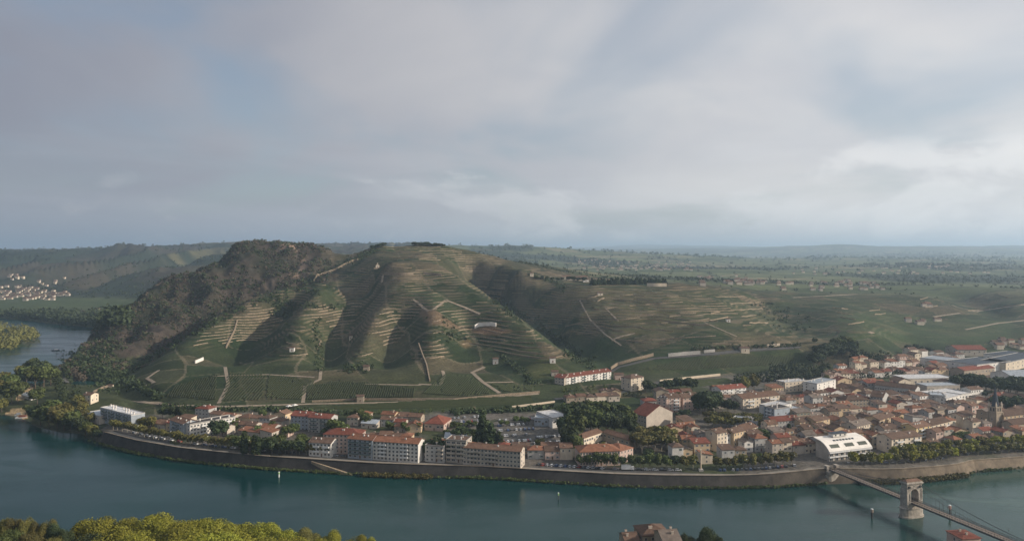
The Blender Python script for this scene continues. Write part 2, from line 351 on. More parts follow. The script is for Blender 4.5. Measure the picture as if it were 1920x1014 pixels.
Zraw = Zt + fbm(X, Y, 170, 3) * 7 + fbm(X + 300, Y, 45, 2) * 1.6; _n = np.floor(Zraw / TS); _f = Zraw / TS - _n; _g = np.where(_f < .62, .22 * _f / .62, .22 + .78 * (_f - .62) / .38)
LEV = _n + _g; Zt = Zt + (TS * LEV - Zraw) * np.clip(terr * 1.2, 0, .92)
def ground(x, y): return float(bil(uu, vv, Zt, np.array(x / y), np.array(math.log(y))))
def groundv(x, y): return bil(uu, vv, Zt, x / y, np.log(y))
_dd = np.exp(np.linspace(math.log(345), math.log(30000), 2200))
def hit(px, py):              # first meeting of a sight line with the ground -> world point
    x = (px - CX) / F * _dd; z = H - (py - HY) / F * _dd
    k = np.nonzero(groundv(x, _dd) >= z)[0]
    if len(k) == 0: k = [len(_dd) - 1]
    k = max(int(k[0]), 1)
    lo, hi = _dd[k - 1], _dd[k]
    for _ in range(12):
        m = (lo + hi) / 2
        if ground((px - CX) / F * m, m) >= H - (py - HY) / F * m: hi = m
        else: lo = m
    x = (px - CX) / F * hi
    return x, hi, ground(x, hi)
# ---- land cover
def rgb(*a): return np.array(a)
hsh = lambda i, j, k=0: _T[(i * 73 + j * 19 + k * 7) & 255, (j * 57 + i * 31 + k * 13) & 255]
def parcels(x, y, s, ang, asp=1.0):
    wx = x + fbm(x, y, s * 2.5, 2) * s * .5; wy = y + fbm(y, x, s * 2.5, 2) * s * .5
    c, s_ = math.cos(ang), math.sin(ang); a = (wx * c + wy * s_) / s; b = (-wx * s_ + wy * c) / (s * asp)
    i = np.floor(a).astype(int); b = b + hsh(i, i * 3, 2); j = np.floor(b).astype(int)
    e = np.minimum(np.minimum(a - i, 1 - a + i) * s, np.minimum(b - j, 1 - b + j) * s * asp)
    return i, j, e
PX, PY = proj(X, Y, Zt)
green = rgb(.025, .041, .017); olive = rgb(.041, .052, .024); brown = rgb(.085, .064, .044); tan = rgb(.20, .165, .115); dry = rgb(.15, .135, .075)
def lerp(a, b, t): return a + (b - a) * t[..., None]
i, j, e = parcels(X, Y, 62, .35, .8)
h1 = hsh(i, j); h2 = hsh(i, j, 5)
C = lerp(np.broadcast_to(green, X.shape + (3,)), olive, h1)
C = lerp(C, brown, sstep(.62, .95, h2) * .6)
C = C * (.8 + .4 * h2[..., None])
C = lerp(C, tan, (e < 1.6) * .45 * (hsh(i, j, 9) > .5))
dryp = sstep(.12, .55, fbm(X, Y, 170, 3)) * sstep(25, 60, Zt)
C = lerp(C, brown * 1.15, dryp * .5)
# left ridge: scrub and bare rock
rk = lerp(np.broadcast_to(rgb(.062, .050, .040), X.shape + (3,)), rgb(.032, .034, .022), sstep(-.3, .3, fbm(X, Y, 60, 3)))
rk = lerp(rk, rgb(.30, .215, .16), sstep(.42, .62, ridged - fbm(X, Y, 40, 3) * .5 - .35) * .0 + sstep(.35, .6, fbm(X + 90, Y, 45, 4)) * .8)
C = lerp(C, rk, wr)
# far fields
i, j, e = parcels(X, Y, 230, .2, .55)
h1 = hsh(i, j); h2 = hsh(i, j, 5)
ff = lerp(np.broadcast_to(rgb(.060, .080, .036), X.shape + (3,)), rgb(.13, .145, .070), h1)
ff = lerp(ff, rgb(.21, .185, .115), (h2 > .84) * .8)
ff = lerp(ff, rgb(.020, .030, .018), sstep(.06, .30, fbm(X, Y, 480, 5) + .02) * .8)
ff = lerp(ff, rgb(.02, .03, .018), (e < 9) * .55)
C = lerp(C, ff, sstep(1350, 1700, Y) * (1 - wr))
lw = lerp(np.broadcast_to(rgb(.022, .032, .020), X.shape + (3,)), rgb(.052, .046, .032), sstep(-.2, .4, fbm(X, Y, 300, 4)))
lw = lerp(lw, rgb(.11, .10, .05), sstep(.35, .5, fbm(X, Y, 240, 3)) * .7)
C = lerp(C, lw, (X < -500) * sstep(1700, 2100, Y) * sstep(10, 22, Zt))
flat = (X < -500) * sstep(1500, 1600, Y) * (1 - sstep(10, 18, Zt)); C = lerp(C, rgb(.050, .072, .030), flat * .9)
# town floor
tw = (Y < 900) * (1 - sstep(12.5, 14.5, Zt)) * (Y > 400) * (X > -420)
tw = tw * np.where(X < 130, 1 - sstep(618, 630, Y), 1)
tn = lerp(np.broadcast_to(rgb(.115, .105, .092), X.shape + (3,)), rgb(.05, .06, .03), sstep(-.05, .25, fbm(X, Y, 45, 3)))
C = lerp(C, tn, tw)
C = lerp(C, rgb(.05, .06, .028), (X < -330) * (Y < 1000) * (Zt < 12) * .85)
C = lerp(C, rgb(.06, .065, .04), np.clip(1 - sd / 3, 0, 1) * (Zt < 8))
HAYP = [[G(a, b, 5) for a, b in [(35, 728), (65, 724), (62, 736), (45, 752), (30, 752)]], [G(a, b, 5) for a, b in [(10, 765), (52, 763), (52, 775), (12, 777)]]]
CARP = [[G(a, b, 10) for a, b in q] for q in [[(905, 800), (945, 783), (1015, 778), (1060, 812), (1060, 838), (990, 840), (925, 834)], [(838, 812), (838, 785), (905, 778), (912, 800)], [(1330, 806), (1325, 790), (1425, 788), (1432, 806)]]]
for hp in CARP: C = lerp(C, rgb(.13, .12, .11), sstep(-1, 2, sdist(hp, X, Y)) * .92)
for hp in HAYP: C = lerp(C, rgb(.42, .31, .18), inside(hp, X, Y) * 1.0)
# large bare, green or shade-toned patches of the hill, from the photograph
def patch(pts, c, f=.85):
    global C
    ps = [hit(a, b)[:2] for a, b in pts]
    C = lerp(C, rgb(*c), sstep(-3, 5, sdist(ps, X, Y) + fbm(X, Y, 18, 2) * 4) * f)
patch([(777, 570), (800, 580), (850, 605), (880, 612), (840, 616), (803, 612), (788, 592)], (.15, .10, .065), .75)
patch([(880, 618), (900, 615), (935, 612), (958, 622), (930, 630), (895, 628)], (.22, .135, .08))
patch([(870, 632), (885, 635), (888, 650), (870, 655), (862, 645)], (.16, .11, .06), .6)
patch([(760, 545), (800, 540), (835, 560), (880, 590), (900, 605), (880, 612), (850, 600), (830, 580), (800, 575)], (.045, .062, .030), .8)
patch([(1090, 500), (1000, 600), (1010, 620), (960, 600), (900, 560), (880, 520), (930, 510)], (.032, .040, .022), .65)  # shaded far side of the ravine, its shade put into the ground colour
patch([(560, 760), (800, 752), (900, 745), (800, 700), (600, 705)], (.050, .054, .024), .6)
patch([(830, 745), (940, 737), (900, 700), (840, 695), (790, 742)], (.038, .050, .020), .8)
patch([(1010, 560), (1200, 545), (1300, 560), (1320, 620), (1150, 640), (1050, 600)], (.085, .078, .036), .6)
patch([(1080, 650), (1150, 640), (1200, 665), (1150, 690), (1090, 680)], (.035, .055, .022), .8)
patch([(1150, 700), (1280, 672), (1500, 655), (1560, 670), (1500, 690), (1300, 695), (1200, 702)], (.046, .058, .024), .8)
patch([(980, 690), (1030, 665), (1060, 700), (1000, 712)], (.075, .08, .03), .6)
patch([(1560, 605), (1640, 580), (1760, 600), (1900, 600), (1900, 640), (1700, 645), (1600, 640)], (.050, .072, .030), .6)
patch([(1190, 545), (1320, 545), (1450, 580), (1500, 625), (1400, 640), (1300, 620), (1250, 580)], (.055, .064, .030), .5)
rockv = wr
def sheet(name, X, Y, Z, C, extra, mt, lev=None):
    nv, nu = X.shape
    me = bpy.data.meshes.new(name)
    co = np.stack([X, Y, Z], -1).reshape(-1, 3).astype(np.float32)
    idx = np.arange(nv * nu).reshape(nv, nu)
    q = np.stack([idx[:-1, :-1], idx[:-1, 1:], idx[1:, 1:], idx[1:, :-1]], -1).reshape(-1, 4)
    me.vertices.add(len(co)); me.vertices.foreach_set('co', co.ravel())
    me.loops.add(q.size); me.loops.foreach_set('vertex_index', q.ravel().astype(np.int32))
    me.polygons.add(len(q)); me.polygons.foreach_set('loop_start', np.arange(0, q.size, 4, dtype=np.int32))
    me.polygons.foreach_set('loop_total', np.full(len(q), 4, np.int32))
    me.polygons.foreach_set('use_smooth', np.ones(len(q), bool))
    me.update()
    at = me.color_attributes.new('cover', 'FLOAT_COLOR', 'POINT')
    cc = np.concatenate([np.clip(C, 0, 1), np.ones(C.shape[:2] + (1,))], -1).reshape(-1).astype(np.float32)
    at.data.foreach_set('color', cc)
    at = me.attributes.new('terraces', 'FLOAT', 'POINT'); at.data.foreach_set('value', extra.reshape(-1).astype(np.float32))
    if lev is not None: at = me.attributes.new('level', 'FLOAT', 'POINT'); at.data.foreach_set('value', lev.reshape(-1).astype(np.float32))
    me.materials.append(mt)
    return me
def terrain_mat():
    m, nt, b = principled('land', .95, .1)
    at = N(nt, 'ShaderNodeAttribute', attribute_name='cover'); tr = N(nt, 'ShaderNodeAttribute', attribute_name='terraces')
    g = N(nt, 'ShaderNodeNewGeometry'); pos = g.outputs['Position']
    n1 = noise(nt, pos, .40, 5, .72); n2 = noise(nt, pos, .035, 4, .6)
    c = mixc(nt, 1.0, at.outputs['Color'], mixc(nt, mapr(nt, n1, .3, .7), (.55, .57, .55), (1.45, 1.42, 1.4)), 'MULTIPLY')
    c = mixc(nt, 1.0, c, mixc(nt, mapr(nt, n2, .3, .7), (.78, .8, .8), (1.22, 1.2, 1.2)), 'MULTIPLY')
    # terraces: every few metres of height a strip of bare bank and dry stone
    s = N(nt, 'ShaderNodeSeparateXYZ'); L(nt, pos, s.inputs[0])
    zz = N(nt, 'ShaderNodeAttribute', attribute_name='level').outputs['Fac']
    fr = math_(nt, 'FRACT', zz)
    band = mapr(nt, fr, .26, .40)
    brk = mapr(nt, noise(nt, pos, .03, 3, .6, 0, (40, 7, 0)), .42, .60)
    f = math_(nt, 'MULTIPLY', math_(nt, 'MULTIPLY', band, tr.outputs['Fac']), math_(nt, 'MULTIPLY', brk, .45))
    c = mixc(nt, f, c, (.21, .16, .11))
    L(nt, c, b.inputs['Base Color'])
    return m
M_land = terrain_mat()
terrain = link('hills_and_plain', sheet('hills_and_plain', X, Y, Zt, C, terr, M_land, LEV))
tag(terrain, kind='structure')
# near bank under the viewer
u2 = np.linspace(-1500, 1500, 90); v2 = np.linspace(-400, 358, 60); X2, Y2 = np.meshgrid(u2, v2)
Z2 = np.where(Y2 > 250, 5 - (Y2 - 250) * .012, np.interp(Y2, [-400, 0, 40, 250], [230, 147, 118, 5])) + fbm(X2, Y2, 60, 3) * 1.0
Z2 = np.where(Y2 > 349, -3, Z2)
C2 = lerp(np.broadcast_to(rgb(.05, .06, .025), X2.shape + (3,)), rgb(.12, .11, .09), sstep(-.2, .2, fbm(X2, Y2, 60, 2)))
tag(link('near_bank', sheet('near_bank', X2, Y2, Z2, C2, X2 * 0, M_land)), kind='structure')
# ---- river surface
def water_mat():
    m, nt, b = principled('river_water', .09, .36)
    g = N(nt, 'ShaderNodeNewGeometry'); pos = g.outputs['Position']
    n = noise(nt, pos, .004, 4, .6, .6)
    n2 = noise(nt, pos, .018, 5, .6, 1.2, (3, 1, 0), (.6, 1.6, 1))
    s = N(nt, 'ShaderNodeSeparateXYZ'); L(nt, pos, s.inputs[0])
    silt = mapr(nt, math_(nt, 'ADD', s.outputs[0], math_(nt, 'MULTIPLY', n, 160)), 150, 420)          # greener, siltier water downstream
    c = mixc(nt, mapr(nt, n, .35, .65), (.002, .028, .030), (.005, .040, .037))
    c = mixc(nt, silt, c, (.030, .070, .058))
    c = mixc(nt, math_(nt, 'MULTIPLY', mapr(nt, n2, .52, .72), silt), c, (.075, .125, .110))
    L(nt, c, b.inputs['Base Color']); b.inputs['IOR'].default_value = 1.33
    r = mapr(nt, n2, .35, .65, .06, .26); L(nt, r, b.inputs['Roughness'])
    w1 = noise(nt, pos, .35, 4, .6, .3, (0, 0, 0), (1, 1.6, 1)); w2 = noise(nt, pos, .06, 3, .5)
    bp = N(nt, 'ShaderNodeBump'); bp.inputs['Strength'].default_value = .30; bp.inputs['Distance'].default_value = .35
    L(nt, math_(nt, 'ADD', w1, w2), bp.inputs['Height']); L(nt, bp.outputs[0], b.inputs['Normal'])
    return m
wm = mesh('river_water', [(-4500, 330, 0), (4500, 330, 0), (4500, 900, 0), (-300, 900, 0), (-300, 2000, 0), (-4500, 2000, 0)], [(0, 1, 2, 3), (0, 3, 4, 5)], water_mat())
tag(link('river_water', wm), kind='structure')
# ---- air
def haze():
    m = bpy.data.materials.new('haze'); m.use_nodes = True; nt = m.node_tree; nt.nodes.clear()
    v = N(nt, 'ShaderNodeVolumePrincipled'); v.inputs['Color'].default_value = (.60, .79, 1, 1)
    v.inputs['Density'].default_value = .000100; v.inputs['Anisotropy'].default_value = .35
    o = N(nt, 'ShaderNodeOutputMaterial'); L(nt, v.outputs[0], o.inputs['Volume'])
    b = MB().box(-90000, 90000, -3000, 60000, -5, 430)
    tag(link('haze', b.mesh('haze', m)), kind='stuff')
haze()
# ------------------------------------------------------------------ palette
W = {k: mat('wall_' + k, c, .9, .14, .25, .2, dirt=tuple(v * .6 for v in c), perobj=.08) for k, c in dict(
    cream=(.66, .57, .45), ochre=(.57, .44, .29), beige=(.50, .44, .37), white=(.72, .69, .64), grey=(.44, .43, .41), pink=(.54, .41, .35), yellow=(.64, .51, .29), stone=(.36, .30, .23), bluegrey=(.34, .38, .42)).items()}
RF = {k: mat('roof_' + k, c, .9, .30, .5, .15, dirt=tuple(v * .55 for v in c), perobj=.16, stripe=('X', 1.6, .35)) for k, c in dict(
    brown=(.14, .092, .068), orange=(.25, .118, .072), grey=(.19, .155, .13), red=(.20, .072, .05), terracotta=(.185, .112, .078), dark=(.085, .078, .078), slate=(.075, .090, .11), white=(.62, .62, .62), metal=(.38, .42, .46)).items()}
def plain(name, c, rough=.6, spec=.4, metal=0.0):
    return mat(name, c, rough, .12, .8, spec, metal=metal)
M_glass = mat('window_glass', (.035, .045, .055), .12, .3, .3, .6)
M_frame = plain('window_frame', (.55, .53, .50))
M_sh = {'brown': plain('shutter_brown', (.16, .09, .055)), 'grey': plain('shutter_grey', (.30, .33, .36)), 'green': plain('shutter_green', (.10, .17, .13))}
M_conc = mat('concrete', (.42, .40, .37), .9, .15, .6)
M_dstone = mat('dry_stone', (.27, .215, .155), .95, .35, .8, .1)
M_wwall = mat('white_render', (.80, .76, .70), .85, .08, .3)
M_cream = mat('cream_render', (.60, .50, .38), .85, .08, .3)
M_road = mat('asphalt', (.085, .083, .080), .9, .2, .3)
M_path = mat('gravel_path', (.27, .22, .165), .95, .25, .3)
M_prom = mat('promenade_paving', (.26, .235, .20), .9, .2, .3)
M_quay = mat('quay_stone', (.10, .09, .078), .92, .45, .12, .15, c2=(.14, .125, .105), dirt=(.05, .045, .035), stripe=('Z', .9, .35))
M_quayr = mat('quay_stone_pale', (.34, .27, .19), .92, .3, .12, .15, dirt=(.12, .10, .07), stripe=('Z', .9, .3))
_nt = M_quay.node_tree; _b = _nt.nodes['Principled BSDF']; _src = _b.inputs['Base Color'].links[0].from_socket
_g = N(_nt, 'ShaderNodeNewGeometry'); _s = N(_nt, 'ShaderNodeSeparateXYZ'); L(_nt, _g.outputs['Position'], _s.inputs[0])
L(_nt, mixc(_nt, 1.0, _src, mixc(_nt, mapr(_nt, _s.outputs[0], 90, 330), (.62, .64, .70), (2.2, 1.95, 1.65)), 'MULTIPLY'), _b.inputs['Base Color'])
M_iron = plain('iron', (.06, .06, .062), .5, .5)
M_white = plain('white_paint', (.75, .75, .74), .5)
def leafmat(name, a, b, c):
    m, nt, bs = principled(name, .75, .2)
    g = N(nt, 'ShaderNodeNewGeometry'); n1 = noise(nt, g.outputs['Position'], .45, 3, .6); n2 = noise(nt, g.outputs['Position'], 2.6, 2, .6)
    oi = N(nt, 'ShaderNodeObjectInfo')
    cc = mixc(nt, mapr(nt, n1, .32, .68), a, b); cc = mixc(nt, mapr(nt, n2, .45, .75, 0, .7), cc, c)
    hs = N(nt, 'ShaderNodeHueSaturation'); L(nt, mapr(nt, oi.outputs['Random'], 0, 1, .75, 1.3, False), hs.inputs['Value']); L(nt, cc, hs.inputs['Color'])
    L(nt, mapr(nt, oi.outputs['Random'], 0, 1, .485, .512, False), hs.inputs['Hue'])
    L(nt, hs.outputs[0], bs.inputs['Base Color'])
    return m
LF = dict(green=leafmat('leaves_green', (.050, .072, .022), (.085, .108, .032), (.130, .145, .045)),
          dark=leafmat('leaves_dark', (.030, .046, .020), (.048, .066, .026), (.075, .092, .036)),
          olive=leafmat('leaves_olive', (.085, .088, .026), (.135, .124, .036), (.19, .155, .045)),
          gold=leafmat('leaves_gold', (.15, .165, .020), (.235, .235, .028), (.34, .32, .045)), vine=leafmat('leaves_vine', (.030, .042, .016), (.045, .055, .020), (.065, .070, .026)),
          scrub=leafmat('leaves_scrub', (.070, .054, .038), (.105, .080, .058), (.055, .056, .030)))
M_bark = mat('bark', (.13, .10, .075), .95, .3, 1.2)
M_bark2 = mat('plane_bark', (.34, .31, .23), .9, .35, 1.0)
# ------------------------------------------------------------------ label book-keeping
LM = []                     # (name, px, py)
BOOK = []                   # (object, phrase, px, py)
def book(o, phrase, x, y, z): 
    a, b = proj(x, y, z); BOOK.append((o, phrase, float(a), float(b)))
ORD = ['', 'first', 'second', 'third', 'fourth', 'fifth', 'sixth', 'seventh', 'eighth', 'ninth', 'tenth', 'eleventh', 'twelfth', 'thirteenth', 'fourteenth', 'fifteenth', 'sixteenth', 'seventeenth', 'eighteenth', 'nineteenth', 'twentieth']
def write_labels():
    groups = {}
    for o, ph, a, b in BOOK:
        nm, lx, ly = min(LM, key=lambda q: (q[1] - a) ** 2 + ((q[2] - b) * 2.0) ** 2)
        dx, dy = a - lx, (b - ly) * 2.0
        rel = ('left of' if dx < 0 else 'right of') if abs(dx) > abs(dy) else ('behind' if dy < 0 else 'in front of')
        groups.setdefault(f'{ph} {rel} {nm}', []).append((a, b, o))
    for k, v in groups.items():
        v.sort(key=lambda q: (q[0], q[1]))
        n = len(v)
        for i, (a, b, o) in enumerate(v):
            suf = '' if n == 1 else (', leftmost' if i == 0 else (', rightmost' if i == n - 1 else (f', {ORD[min(i + 1, 20)]} from left' if i < (n + 1) // 2 else f', {ORD[min(n - i, 20)]} from right')))
            t = k + suf
            if len(t.split()) > 16: t = t.replace(' of the ', ' of ').replace(' with ', ', ').replace(' the ', ' ')
            if len(t.split()) > 16: t = t.split(' ', 1)[1]
            o['label'] = t
# ------------------------------------------------------------------ roads, paths and walls draped on the land
def pixline(pts, step=4.0, jump=45):
    out = []; px0 = None
    for (a, b), (c, d) in zip(pts[:-1], pts[1:]):
        n = max(1, int(math.hypot(c - a, d - b) / step))
        for i in range(n + (1 if (c, d) == pts[-1] else 0)):
            t = i / n; out.append(hit(a + (c - a) * t, b + (d - b) * t))
    res = [out[0]]
    for p in out[1:]:
        if math.dist(p[:2], res[-1][:2]) > jump: continue
        if math.dist(p[:2], res[-1][:2]) > .5: res.append(p)
    return res
def side(ps, i):
    a = ps[max(i - 1, 0)]; b = ps[min(i + 1, len(ps) - 1)]
    dx, dy = b[0] - a[0], b[1] - a[1]; l = math.hypot(dx, dy) or 1
    return -dy / l, dx / l
def dense(ps, step=5.0):
    out = []
    for a, b in zip(ps[:-1], ps[1:]):
        n = max(1, int(math.dist(a[:2], b[:2]) / step))
        for i in range(n): t = i / n; out.append((a[0] + (b[0] - a[0]) * t, a[1] + (b[1] - a[1]) * t))
    out.append(tuple(ps[-1][:2])); return out
def ribbon(name, ps, wd, mt, up=.25, kind='structure'):
    ps = dense(ps); V = []; Fc = []
    for i, p in enumerate(ps):
        nx, ny = side(ps, i)
        for s in (-1, 1):
            x, y = p[0] + nx * s * wd / 2, p[1] + ny * s * wd / 2; V.append((x, y, max(ground(x, y), ground(*p) - .3) + up))
        for s in (1,): pass
    for i in range(len(ps) - 1): Fc.append((2 * i, 2 * i + 2, 2 * i + 3, 2 * i + 1))
    n = len(V)
    for x, y, z in list(V): V.append((x, y, z - 1.5))
    for i in range(len(ps) - 1):
        Fc.append((2 * i, 2 * i + n, 2 * i + 2 + n, 2 * i + 2)); Fc.append((2 * i + 1, 2 * i + 3, 2 * i + 3 + n, 2 * i + 1 + n))
    o = link(name, mesh(name, V, Fc, mt)); o['kind'] = kind
    return o
def wall(name, ps, h, mt, th=.8, phrase=None, cat='wall', group=None, rough=.25, top=None):
    ps = dense(ps, 6.0) if len(ps) > 1 else ps
    V = []; Fc = []
    for i, p in enumerate(ps):
        nx, ny = side(ps, i); z = ground(p[0], p[1]) if top is None else top
        zz = z + h * (1 - rough * rnd.random())
        for s, q in ((-1, z - 1.2), (1, z - 1.2), (1, zz), (-1, zz)): V.append((p[0] + nx * s * th / 2, p[1] + ny * s * th / 2, q))
    for i in range(len(ps) - 1):
        a = 4 * i
        for k in range(4): Fc.append((a + k, a + (k + 1) % 4, a + 4 + (k + 1) % 4, a + 4 + k))
    Fc += [(0, 3, 2, 1), (len(V) - 4, len(V) - 3, len(V) - 2, len(V) - 1)]
    o = link(name, mesh(name, V, Fc, mt)); tag(o, None, cat, group)
    m = ps[len(ps) // 2]; book(o, phrase, m[0], m[1], ground(m[0], m[1]))
    return o
# (name, photo row) places used in labels; all of them are built below
LM += [('the hilltop chapel', 708, 500), ('the curved white wall', 911, 611), ('the long cream wall', 1231, 534), ('the relay mast', 661, 486), ('the straight pale wall', 436, 626), ('the reddish fallow slope', 815, 595),
       ('the grey roadside retaining wall', 1283, 667), ('the terraced knoll', 205, 728), ('the slanting white hut', 373, 677), ('the stone hut', 687, 690)]
TW = [  # terrace walls: photo rows, height
 [(405, 607), (448, 601)], [(398, 621), (420, 617), (444, 612)], [(402, 632), (420, 627), (440, 622)], [(408, 642), (438, 632)], [(410, 649), (436, 643)], [(392, 661), (430, 657)],
 [(540, 583), (560, 577)], [(540, 590), (570, 587), (597, 585)], [(522, 620), (545, 616), (567, 612)], [(537, 609), (587, 607)], [(545, 630), (560, 624), (605, 620)], [(545, 645), (565, 637), (590, 630), (605, 629)], [(555, 650), (580, 642), (605, 641)],
 [(552, 566), (580, 565), (630, 561)], [(552, 542), (635, 540)], [(562, 548), (633, 547)], [(552, 558), (640, 553)], [(540, 573), (600, 570)], [(548, 597), (600, 594)], [(530, 636), (560, 632)],
 [(730, 530), (765, 535)], [(727, 541), (767, 541)], [(740, 555), (770, 547)], [(755, 622), (772, 616), (830, 615)], [(787, 627), (835, 626)], [(770, 637), (812, 632)], [(757, 652), (783, 646)], [(795, 656), (842, 651)], [(797, 666), (842, 659)], [(800, 676), (850, 670)], [(790, 608), (830, 606)],
 [(837, 542), (860, 543)], [(845, 552), (870, 555)], [(855, 561), (875, 562)], [(860, 570), (890, 572)], [(730, 570), (760, 566)], [(742, 580), (758, 577)],
 [(735, 471), (767, 470)], [(752, 489), (772, 490)], [(810, 481), (835, 478)], [(812, 490), (842, 487)], [(815, 499), (850, 495)], [(830, 474), (858, 472)], [(820, 508), (850, 505)], [(860, 493), (885, 492)],
 [(1060, 612), (1085, 606), (1135, 602), (1200, 596)], [(1045, 566), (1085, 562), (1115, 557), (1128, 551)], [(1120, 565), (1133, 559)], [(1138, 579), (1158, 576)], [(1162, 555), (1192, 552), (1232, 552)], [(1250, 555), (1272, 555)], [(1180, 574), (1250, 569), (1280, 567)],
 [(1200, 592), (1225, 591)], [(1255, 594), (1277, 592)], [(1275, 588), (1305, 588)], [(1240, 606), (1322, 602), (1345, 603)], [(1330, 602), (1365, 595)], [(1342, 557), (1397, 556)], [(1370, 570), (1422, 567)], [(1370, 581), (1390, 581), (1430, 579)],
 [(1390, 594), (1418, 591)], [(1405, 606), (1440, 605)], [(1393, 611), (1408, 610)], [(1333, 588), (1350, 585)], [(1270, 611), (1330, 609)], [(1270, 616), (1300, 615)], [(1185, 640), (1310, 632), (1342, 630)], [(1080, 626), (1120, 624)],
 [(1560, 577), (1590, 580)], [(1570, 586), (1600, 590)], [(1575, 595), (1605, 600)], [(1590, 609), (1620, 604)], [(1630, 583), (1650, 581)], [(1640, 590), (1660, 588)], [(1728, 570), (1745, 567)], [(1735, 577), (1758, 574)], [(1725, 562), (1740, 558)],
 [(1820, 561), (1850, 560)], [(1840, 572), (1860, 571)], [(1880, 575), (1920, 571)], [(1815, 583), (1855, 580)], [(1870, 552), (1890, 558)],
 [(655, 560), (700, 557)], [(660, 585), (695, 582)], [(645, 620), (690, 616)], [(640, 640), (680, 637)], [(650, 655), (690, 652)], [(655, 670), (700, 668)], [(690, 575), (720, 573)], [(700, 610), (735, 607)], [(455, 690), (500, 686)], [(460, 672), (500, 668)], [(500, 700), (560, 697)], [(300, 700), (345, 694)], [(340, 712), (390, 700)],
 [(890, 650), (940, 645)], [(900, 665), (950, 660)], [(955, 690), (1000, 684)], [(975, 672), (1015, 668)], [(870, 685), (905, 680)], [(1030, 690), (1060, 692)], [(690, 720), (760, 720)], [(620, 708), (680, 700)],
 [(1000, 520), (1030, 528)], [(990, 540), (1010, 538)], [(975, 550), (1000, 547)]]
for q in TW:
    if q[0][0] > 1040 and q[0][0] != 1087: wall('terrace_wall', pixline(q, 6), rnd.uniform(1.0, 1.9), M_dstone, .8, 'pale dry stone terrace wall', 'terrace wall', 'dry stone walls of the vineyard terraces', .4)
# walls of the terraces: they follow the level lines of the slope, one line to every terrace
def level_runs():
    ju = np.nonzero((uu > -.52) & (uu < .34))[0][::3]; jv = np.nonzero((vv > math.log(690)) & (vv < math.log(1420)))[0]
    yy = np.exp(vv[jv]); runs = []
    mask = terr * (fbm(X, Y, 70, 3) > -.30)
    for lv in range(6, 51):
        zl = lv * TS - .15; act = []
        for c in ju:
            col_ = Zraw[jv, c]; up = np.nonzero((col_[:-1] < zl) & (col_[1:] >= zl))[0]; new = []
            for k in up:
                if mask[jv[k], c] < .40: continue
                t = (zl - col_[k]) / (col_[k + 1] - col_[k]); y = yy[k] + (yy[k + 1] - yy[k]) * t; x = uu[c] * y; new.append([x, y])
            nxt = []
            for r_ in act:
                bst = min(new, key=lambda q: math.dist(q, r_[-1]), default=None)
                if bst and math.dist(bst, r_[-1]) < 11 and rnd.random() > .045: r_.append(bst); new.remove(bst); nxt.append(r_)
                else: runs.append(r_)
            act = nxt + [[q] for q in new if rnd.random() < (.45 if uu[c] < .08 else .14)]
        runs += act
    return [r_ for r_ in runs if len(r_) > 3]
RUNS = level_runs(); RUNS.sort(key=lambda r_: -len(r_) / r_[0][1])
def wall_geo(ps, h, th, V, Fc):
    b0 = len(V)
    for i, p in enumerate(ps):
        nx, ny = side(ps, i); z = ground(p[0], p[1]); hh = h * (.55 + .45 * math.sin(i * 1.7 + p[0]) ** 2)
        for s_, q in ((-1, z - 1.6), (1, z - 1.6), (1, z + hh), (-1, z + hh)): V.append((p[0] + nx * s_ * th / 2, p[1] + ny * s_ * th / 2, q))
    for i in range(len(ps) - 1):
        a = b0 + 4 * i
        for k in range(4): Fc.append((a + k, a + (k + 1) % 4, a + 4 + (k + 1) % 4, a + 4 + k))
    Fc += [(b0, b0 + 3, b0 + 2, b0 + 1), (len(V) - 4, len(V) - 3, len(V) - 2, len(V) - 1)]
for r_ in RUNS[:210]:
    V = []; Fc = []; wall_geo(r_, rnd.uniform(.5, 1.25), .7, V, Fc); o = link('terrace_wall', mesh('terrace_wall', V, Fc, M_dstone)); tag(o, None, 'terrace wall', 'dry stone walls of the vineyard terraces'); m = r_[len(r_) // 2]; book(o, 'dry stone wall along a vine terrace', m[0], m[1], ground(*m))
V = []; Fc = []
for r_ in RUNS[210:]: wall_geo(r_, rnd.uniform(.4, 1.0), .6, V, Fc)
if V: tag(link('short_terrace_walls', mesh('short_terrace_walls', V, Fc, M_dstone)), kind='stuff')
